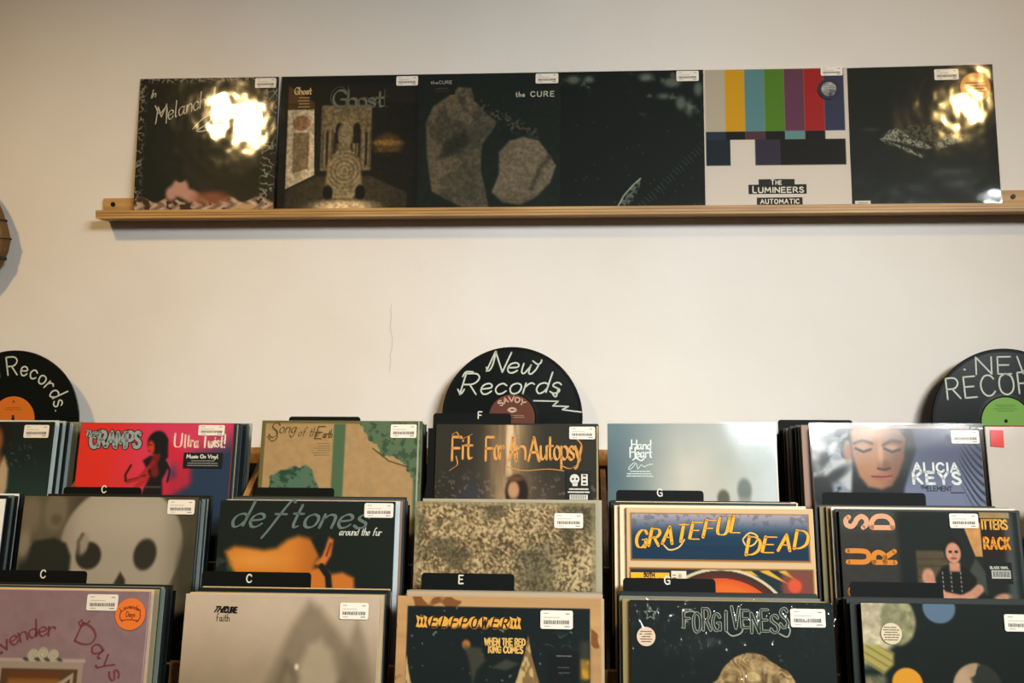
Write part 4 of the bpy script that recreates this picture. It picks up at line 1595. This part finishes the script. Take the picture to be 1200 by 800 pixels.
def ael(a):
    U, V = a.U, a.V
    tn = (196, 152, 102)
    a.mul(.9 + .2 * a.n(5, 4, 3, .4, 4))
    a.fill(sst(a.n(12, 9, 2), .70, .76) * (1 - a.rect(.05, .05, .95, 2)) * .8, (120, 70, 32))
    m = a.rect(.052, .048, .945, 2, .004)
    a.fill(m, (15, 29, 30))
    a.fill(m * a.n(5, 3, 3) * .35, (30, 46, 44))
    a.fill(m * sst(a.n(48, 5, 1), .93, .97) * .7, (150, 150, 132))
    for cu, cv, hh, hw in ((.645, .18, .27, .075), (.055, .28, .25, .06)):
        sp = a.poly([(cu, cv), (cu + hw * .2, cv + hh * .3), (cu + hw * .55, cv + hh * .62), (cu + hw, cv + hh), (cu - hw, cv + hh), (cu - hw * .55, cv + hh * .62), (cu - hw * .2, cv + hh * .3)], .004) * m
        a.fill(sp, (140, 112, 72))
        a.fill(sp * sst(a.n(40, 7, 2, 1.4, .5), .45, .6), (206, 176, 122))
    a.fill(a.ell(.345, .225, .02, .022, .008), (176, 116, 64))
    a.fill(a.poly([(.33, .23), (.42, .24), (.44, .30), (.40, .34), (.38, .41), (.36, .30)], .012) * .8, (78, 74, 58))
    a.fill(a.poly([(.47, .33), (.54, .29), (.60, .31), (.54, .34)], .01) * .7, (88, 86, 70))
    a.fill(m * sst(V + .03 * a.n(8, 4), .44, .46) * .7, (44, 50, 40))
    a.fill(a.rect(.895, .20, .945, .42, .02) * .5, (96, 88, 58))
    a.fill(a.rect(.90, .285, .942, .375, .012) * (.4 + .8 * a.n(40, 3, 2)), (206, 152, 50))
    a.fill(a.rect(.74, .25, .89, .42, .01) * .6, (14, 20, 20))
    a.fill(sst(np.abs(a.n(16, 8, 2) - .5), .0, .03) * 0 + (1 - sst(np.abs(a.n(16, 8, 2) - .5), .01, .03)) * a.rect(.72, .17, .90, .23, .02) * .7, (96, 92, 74))


def afo(a):
    U, V = a.U, a.V
    a.fill(a.n(3, 4) * .4, (26, 42, 38))
    sh = a.ell(.585, .44, .17, .20, .02)
    wv = a.n(14, 5, 4, 1, .6)
    hair = sst(sh + a.ell(.44, .50, .16, .12, .03) + a.ell(.72, .47, .10, .16, .03) + (wv - .5) * .6, .5, .65)
    w2 = a.n(7, 21, 3)
    an = np.arctan2(V - .62, U - .585) + (w2 - .5) * 2.6
    st = .65 * vn(an * 6, np.hypot(U - .585, V - .62) * 9 + wv, 2.2, 9, 4) + .35 * a.n(34, 17, 2)
    k = np.clip(.5 + 1.9 * (st - .5), 0, 1)[..., None]
    hc = hexc((92, 68, 38)) * (1 - k) + hexc((226, 198, 142)) * k
    a.c = a.c * (1 - hair[..., None]) + hc * hair[..., None]
    a.fill(a.ell(.59, .52, .08, .10, .03) * .8, (176, 134, 98))


def aci(a):
    U, V = a.U, a.V
    g = a.n(30, 3, 3)
    a.fill(a.ell(.04, .05, .16, .20, .02), (206, 194, 162))
    a.fill(a.rect(-.1, .0, .10, .30, .03) * .8, (196, 184, 152))
    a.fill(a.ell(.175, .085, .085, .115, .01), (150, 146, 110))
    a.mul(np.where(U < .3, .75 + .5 * g, 1))
    a.fill(a.ell(.375, .02, .078, .074, .006), (96, 120, 142))
    a.fill(a.poly([(.0, .20), (.07, .20), (.145, .235), (.14, .29), (.09, .335), (.0, .27)], .012), (176, 164, 92))
    a.fill(a.poly([(.0, .20), (.07, .20), (.145, .235), (.14, .29), (.09, .335), (.0, .27)], .012) * sst(np.sin((V - U * .6) * 170), .3, .8) * .5, (116, 104, 52))
    a.fill(a.rect(-.1, .34, .10, .7, .02) * (.4 + .7 * g), (150, 140, 108))
    pill = a.ell(.20, .375, .072, .072, .005) + a.rect(.128, .375, .272, .7, .003)
    a.fill(np.clip(pill, 0, 1), (224, 158, 48))
    gl = a.ell(.53, .40, .118, .125, .006)
    a.fill(gl, (46, 50, 44))
    a.fill(gl * sst(a.n(9, 8, 3), .5, .58), (176, 148, 116))
    a.fill(gl * a.ell(.46, .37, .04, .07, .02), (190, 160, 130))
    a.fill(a.ell(.86, .045, .06, .10, .01) * .9, (150, 128, 94))
    a.fill(a.ell(.85, .22, .05, .05, .01) * .5, (110, 96, 70))


s = Sleeve('lilac sleeve with curved handwritten title and orange round sticker, leftmost in the front row', -0.8350, 1.560, tops(2, 1.560, .3160), .3160, spine='a88f92')
s.art(ala, (150, 124, 128), 200, .62)
pu = (112, 58, 66)
s.text('Lavender', 0, 0, .085, pu, .013, arc=(.505, .60, .375, 146), fit=.385, nib=(35, .55), track=.10)
s.text('Days', 0, 0, .095, pu, .013, arc=(.505, .60, .375, 70), fit=.29, nib=(35, .55), track=.12)
s.strokes([catmull([(.66, .145), (.645, .16), (.66, .175), (.69, .16), (.70, .15)])], .009, pu)
s.price(.678, .018, .84, .098)
s.done()
o = s.rsticker(.91, .113, .078, (222, 116, 44), label='round orange sticker')
s.text('Lavender', 0, 0, .02, (130, 58, 24), .004, arc=(.91, .16, .075, 128), fit=.10, layer=8)
s.text('Days', .89, .125, .024, (130, 58, 24), .004, fit=.045, layer=8)
s.strokes([catmull([(.86, .10), (.858, .13), (.875, .15)]), catmull([(.96, .10), (.962, .13), (.945, .15)]), [(.865, .145), (.895, .14), (.925, .14), (.955, .145)]], .005, (130, 58, 24), 8)
s.done('sticker_print', o)
s.wrap(M_WRAP, side=.0)
s.done()

s = Sleeve('pale beige sleeve with misty arches and tiny black title, second in the front row', -0.4610, 1.558, tops(2, 1.558, .3137), .3137, spine='b8a890')
s.art(afa, (180, 162, 138), 200, .62)
s.text('THE', .148, .088, .026, (26, 24, 22), .0075, fit=.06, slant=.6)
s.text('CURE', .208, .090, .026, (26, 24, 22), .0085, fit=.062, slant=.1, track=.22)
s.text('faith', .168, .132, .036, (52, 48, 42), .004, fit=.068)
s.price(.80, .032, .945, .112)
s.done()

s = Sleeve('tan framed dark sleeve with gold fantasy title and rocky spire, third in the front row', -0.1150, 1.545, tops(2, 1.545, .3175), .3175, spine='b48c5c')
s.art(ael, (200, 158, 108), 220, .62)
gl = (214, 156, 66)
for i, ch in enumerate('ELFPOWER'):
    u = .165 + .05 * i
    s.patch(circ(u + .018, .125, .029, 14), (120, 84, 36), 1)
    s.patch(circ(u + .015, .120, .026, 14), gl, 2)
    s.text(ch, u + .002, .145, .046, (40, 28, 14), .0075, fit=.026, layer=3, slant=.25)
for k in (0, 1):
    for j in range(3):
        u0 = (.095 + j * .018) if k == 0 else (.59 - j * .018)
        s.patch([(u0, .09 + .01 * (j % 2)), (u0 + .02, .10), (u0 + .014, .125), (u0 + .022, .15), (u0, .145), (u0 + .008, .12)], gl, 2)
s.text('WHEN THE RED', .435, .224, .030, (220, 176, 96), .007, fit=.195, jitter=.03, track=.22)
s.text('KING COMES', .455, .26, .030, (220, 176, 96), .007, fit=.165, jitter=.03, track=.22)
s.dashes(.77, .265, .87, .275, 1, (84, 92, 88), 3, width=.007)
s.dashes(.78, .31, .86, .36, 2, (60, 66, 62), 4, width=.006)
s.price(.705, .058, .862, .145)
s.wrap(M_WRAP, side=.0025, top=.003)
s.done()

s = Sleeve('dark crinkle-wrapped sleeve with ornate outlined title and golden hair, fourth in front row', 0.2460, 1.572, tops(2, 1.572, .3130), .3130, spine='1a2422')
s.art(afo, (15, 28, 28), 200, .62)
pale = (138, 142, 128)
for i, ch in enumerate('FORGIVENESS'):
    if ch == 'I':
        s.strokes([[(.474, .05), (.472, .14)]], .017, pale)
        s.strokes([[(.474, .05), (.472, .14)]], .008, (22, 34, 32), 2)
        continue
    s.text(ch, .265 + .0475 * i, .128 + (.012 if i % 2 else 0) + .012 * math.sin(i), .082 + .01 * (i % 3), pale, .017, fit=.036, jitter=.0, layer=1, nib=(30, .55))
    s.text(ch, .265 + .0475 * i, .128 + (.012 if i % 2 else 0) + .012 * math.sin(i), .082 + .01 * (i % 3), (22, 34, 32), .008, fit=.036, layer=2, nib=(30, .55))
s.strokes([catmull([(.255, .13), (.275, .10), (.26, .07), (.30, .05), (.36, .07)]), catmull([(.73, .15), (.77, .165), (.785, .13), (.765, .11)]), catmull([(.47, .14), (.50, .165), (.545, .15), (.56, .11)])], .007, pale)
st5 = [(.10 + (.032 if k % 2 == 0 else .014) * math.sin(k * math.pi / 5), .065 - (.032 if k % 2 == 0 else .014) * math.cos(k * math.pi / 5)) for k in range(11)]
s.strokes([st5], .004, (112, 118, 108))
s.rsticker(.077, .175, .046, (212, 186, 160), lines=[(.045, .145, .109, .205, 5)], lcol='6a5a4a', label='small round cream sticker')
s.price(.788, .03, .958, .118)
s.wrap(M_CRINKLE, side=.002, top=.004, bow=.0012)
s.done()

s = Sleeve('dark sleeve with pastel discs, yellow leaf and small globe, right end of front row', 0.6010, 1.570, tops(2, 1.570, .3150), .3150, spine='14201e')
s.art(aci, (10, 26, 23), 200, .62)
s.rsticker(.138, .145, .05, (206, 192, 160), lines=[(.10, .11, .176, .18, 6)], lcol='74684e', label='small round cream sticker')
s.price(.678, .045, .845, .125)
s.wrap(M_SHRINK, side=.002, top=.002)
s.done()

pack(2, 1, 1.572, 8, .0092, ['c8a888', '8a8468', '14201e', '6a7268', '8e948a', '13201e', '0f1816', '101614'], 'record sleeve packed behind the lilac sleeve, only its edge showing', 'sleeves behind the lilac sleeve', dx=-.003, jit=.003)
pack(2, 2, 1.568, 8, .0090, ['b8a078', 'a89478', '3a4044', '14201e', '101816', '24302e'], 'record sleeve packed behind the pale beige sleeve, only its edge showing', 'sleeves behind the pale beige sleeve', dx=.011, jit=.002)
pack(2, 3, 1.557, 8, .0090, ['b8ae9a', 'b09a78', '9a8a70', '8a8478', 'a89478', '8f8672', 'a08c6c', '7c7464'], 'record sleeve packed behind the tan framed sleeve, only its edge showing', 'sleeves behind the tan framed sleeve', dx=.002)
pack(2, 4, 1.583, 7, .0090, ['8a7a4e', '6c6c60', 'a89878', '101816', '13201e', '101816', '13201e'], 'record sleeve packed behind the crinkle-wrapped sleeve, only its edge showing', 'sleeves behind the crinkle-wrapped sleeve', dx=[-.009, -.011, -.013])
pack(2, 5, 1.582, 7, .0090, ['0f1614', '101a18', '2e3834', '0e1514', '121c1a'], 'record sleeve packed behind the pastel disc sleeve, only its edge showing', 'sleeves behind the pastel disc sleeve', dx=[-.014, -.018, -.022])

# ------------------------------------------------------------------ divider cards
divider(0, -.458, 2.052, 1.193, .07, .55, None, 0, 'black divider card rising behind the tan bush sleeve')
divider(0, -.128, 1.9588, 1.208, .03, .52, 'F', .325, 'black divider card marked F under the middle record disc', lsize=.014, lz=.004)
divider(0, .570, 2.128, 1.185, .06, .55, None, 0, 'black divider card at the back of the sleeping face sleeve bin')
divider(1, -.832, 1.836, 1.074, .075, .555, 'C', .325, 'black divider card marked C in front of the red and pink sleeve', lz=.004)
divider(1, -.458, 1.830, 1.077, .07, .545, None, 0, 'black divider card at the foot of the tan bush sleeve')
divider(1, .236, 1.8175, 1.080, .00, .50, 'G', .25, 'black divider card marked G in front of the misty blue sleeve', lz=.004)
divider(1, .600, 1.827, 1.078, .02, .60, None, 0, 'black divider card at the foot of the sleeping face sleeve')
divider(1, .955, 1.818, 1.079, .06, .56, None, 0, 'black divider card at the foot of the off-white sleeve')
divider(2, -.828, 1.651, .958, .0, .50, 'C', .255, 'black divider card marked C in front of the skull shape sleeve', lz=.006)
divider(2, -.473, 1.645, .962, .015, .61, 'C', .275, 'black divider card marked C in front of the orange skin close-up sleeve', lz=.011)
divider(2, -.115, 1.634, .967, .07, .56, 'E', .28, 'black divider card marked E in front of the golden foliage sleeve', lz=.010)
divider(2, .240, 1.650, .960, .00, .48, 'G', .23, 'black divider card marked G in front of the cream bordered sleeve', lz=.003)
divider(2, .598, 1.650, .959, .03, .50, None, 0, 'black divider card at the foot of the seated figure sleeve')


# ------------------------------------------------------------------ vinyl discs used as signs
def disc(X, Z, label, lab_col, writing, labtxt=None, y=2.150, r=.1525, lean=4):
    root = tag(empty('vinyl_record', (X, y, Z), (R(-lean), 0, 0)), label, 'vinyl record')
    b = MB()
    n = 96
    prof = [(.0036, 0), (.050, 0), (.052, -.0003), (.058, -.0001), (.145, -.0001), (r - .002, -.0004), (r, .0006), (r - .001, .0018), (.0036, .0018)]
    V, F = [], []
    for rad, yy in prof:
        for i in range(n):
            a = 2 * math.pi * i / n
            V.append((rad * math.cos(a), yy, rad * math.sin(a)))
    k = len(prof)
    for j in range(k):
        for i in range(n):
            F.append((j * n + i, j * n + (i + 1) % n, ((j + 1) % k) * n + (i + 1) % n, ((j + 1) % k) * n + i))
    b.add(V, F, M_VINYL)
    o = b.build('disc', root)
    b = MB()
    V, F = [], []
    for i in range(64):
        a = 2 * math.pi * i / 64
        for rad in (.0038, .0495):
            V.append((rad * math.cos(a), -.0007, rad * math.sin(a)))
    for i in range(64):
        F.append((2 * i, 2 * i + 1, (2 * i + 3) % 128, (2 * i + 2) % 128))
    b.add(V, F, ink(lab_col))
    lab = b.build('paper_label', root)
    lab['label'] = 'paper centre label'
    for polys, w, nib in writing:
        c = MB()
        for p in polys:
            V, F = ribbon(p, w, nib)
            c.add([(x, -.0009, z) for x, z in V], F, ink('b9c0b4'))
        c.build('chalk_lettering', root)
    if labtxt:
        c = MB()
        for polys, w, col in labtxt:
            for p in polys:
                V, F = ribbon(p, w)
                c.add([(x, -.0011, z) for x, z in V], F, ink(col))
        c.build('label_print', lab)


def tline(t, x, z, size, fit=None, rot=0, arc=None, **kw):
    polys, W = layout(t, size, **kw)
    kx = fit / W if fit else 1
    a = R(rot)
    out = []
    for p in polys:
        q = []
        for px, py in p:
            px *= kx
            if arc:
                rad, a0 = arc
                an = R(a0) - px / rad
                q.append(((rad + py) * math.cos(an), (rad + py) * math.sin(an)))
            else:
                q.append((x + px * math.cos(a) - py * math.sin(a), z + px * math.sin(a) + py * math.cos(a)))
        out.append(q)
    return out


def small_lines(z0, dz, n, half, seed):
    rnd = random.Random(seed)
    out = []
    for i in range(n):
        L = half * rnd.uniform(.6, 1)
        out.append([(-L, z0 - dz * i), (L, z0 - dz * i)])
    return out


disc(-1.247, 1.178, 'black record disc with orange centre and curved chalk writing at the left', (196, 104, 34),
     [(tline('NEW', 0, 0, .034, .075, arc=(.098, 151), track=.25), .0032, None),
      (tline('Records.', 0, 0, .040, .152, arc=(.098, 99), track=.2), .0032, None)],
     [(small_lines(.024, .004, 2, .024, 3), .0012, '8a4a1c'), (tline('A', -.003, .035, .006, .006), .001, '3a2010'), ([[(-.001, .006), (.001, .006)]], .004, '2a1a10')])
disc(-0.1315, 1.186, 'black record disc with brown centre label and cursive chalk writing, in the middle', (92, 52, 40),
     [(tline('New', -.056, .100, .044, .104, rot=-4, slant=.3, track=.12) + [catmull([(-.056, .108), (-.052, .10), (-.043, .112), (-.035, .142)]), catmull([(.045, .122), (.055, .115), (.062, .118), (.064, .124)])], .0034, None),
      (tline('Records', -.114, .049, .045, .215, rot=1, slant=.25, track=.12) + [catmull([(-.118, .060), (-.112, .05), (-.104, .06)]), catmull([(.10, .062), (.095, .045), (.088, .05)]), catmull([(-.108, .088), (-.100, .098), (-.085, .098)])], .0034, None),
      ([[(.047, .036), (.100, .035), (.088, .025), (.122, .024), (.108, .017), (.150, .012)]], .0028, None)],
     [(tline('SAVOY', 0, 0, .011, .052, arc=(.034, 135), track=.2), .0028, 'b89a84'), ([catmull([(-.009, .016), (0, .020), (.009, .016), (0, .012), (-.009, .016)])], .004, 'b8a090'), (small_lines(.004, .004, 2, .03, 5), .001, 'a08878')])
disc(0.9075, 1.183, 'black record disc with green centre and chalk capitals at the right', (112, 156, 74),
     [(tline('NEW', -.058, .098, .036, .130, track=.25, rot=1), .0032, None),
      (tline('RECORDS', -.118, .045, .044, .245, track=.22, rot=5), .0034, None),
      ([[(-.083, .108), (-.081, .108)], [(.088, .108), (.09, .108)]], .004, None)],
     [(small_lines(.034, .0042, 4, .028, 7), .0011, '4f7434'), ([[(-.001, .001), (.001, .001)]], .005, '1a2414')])
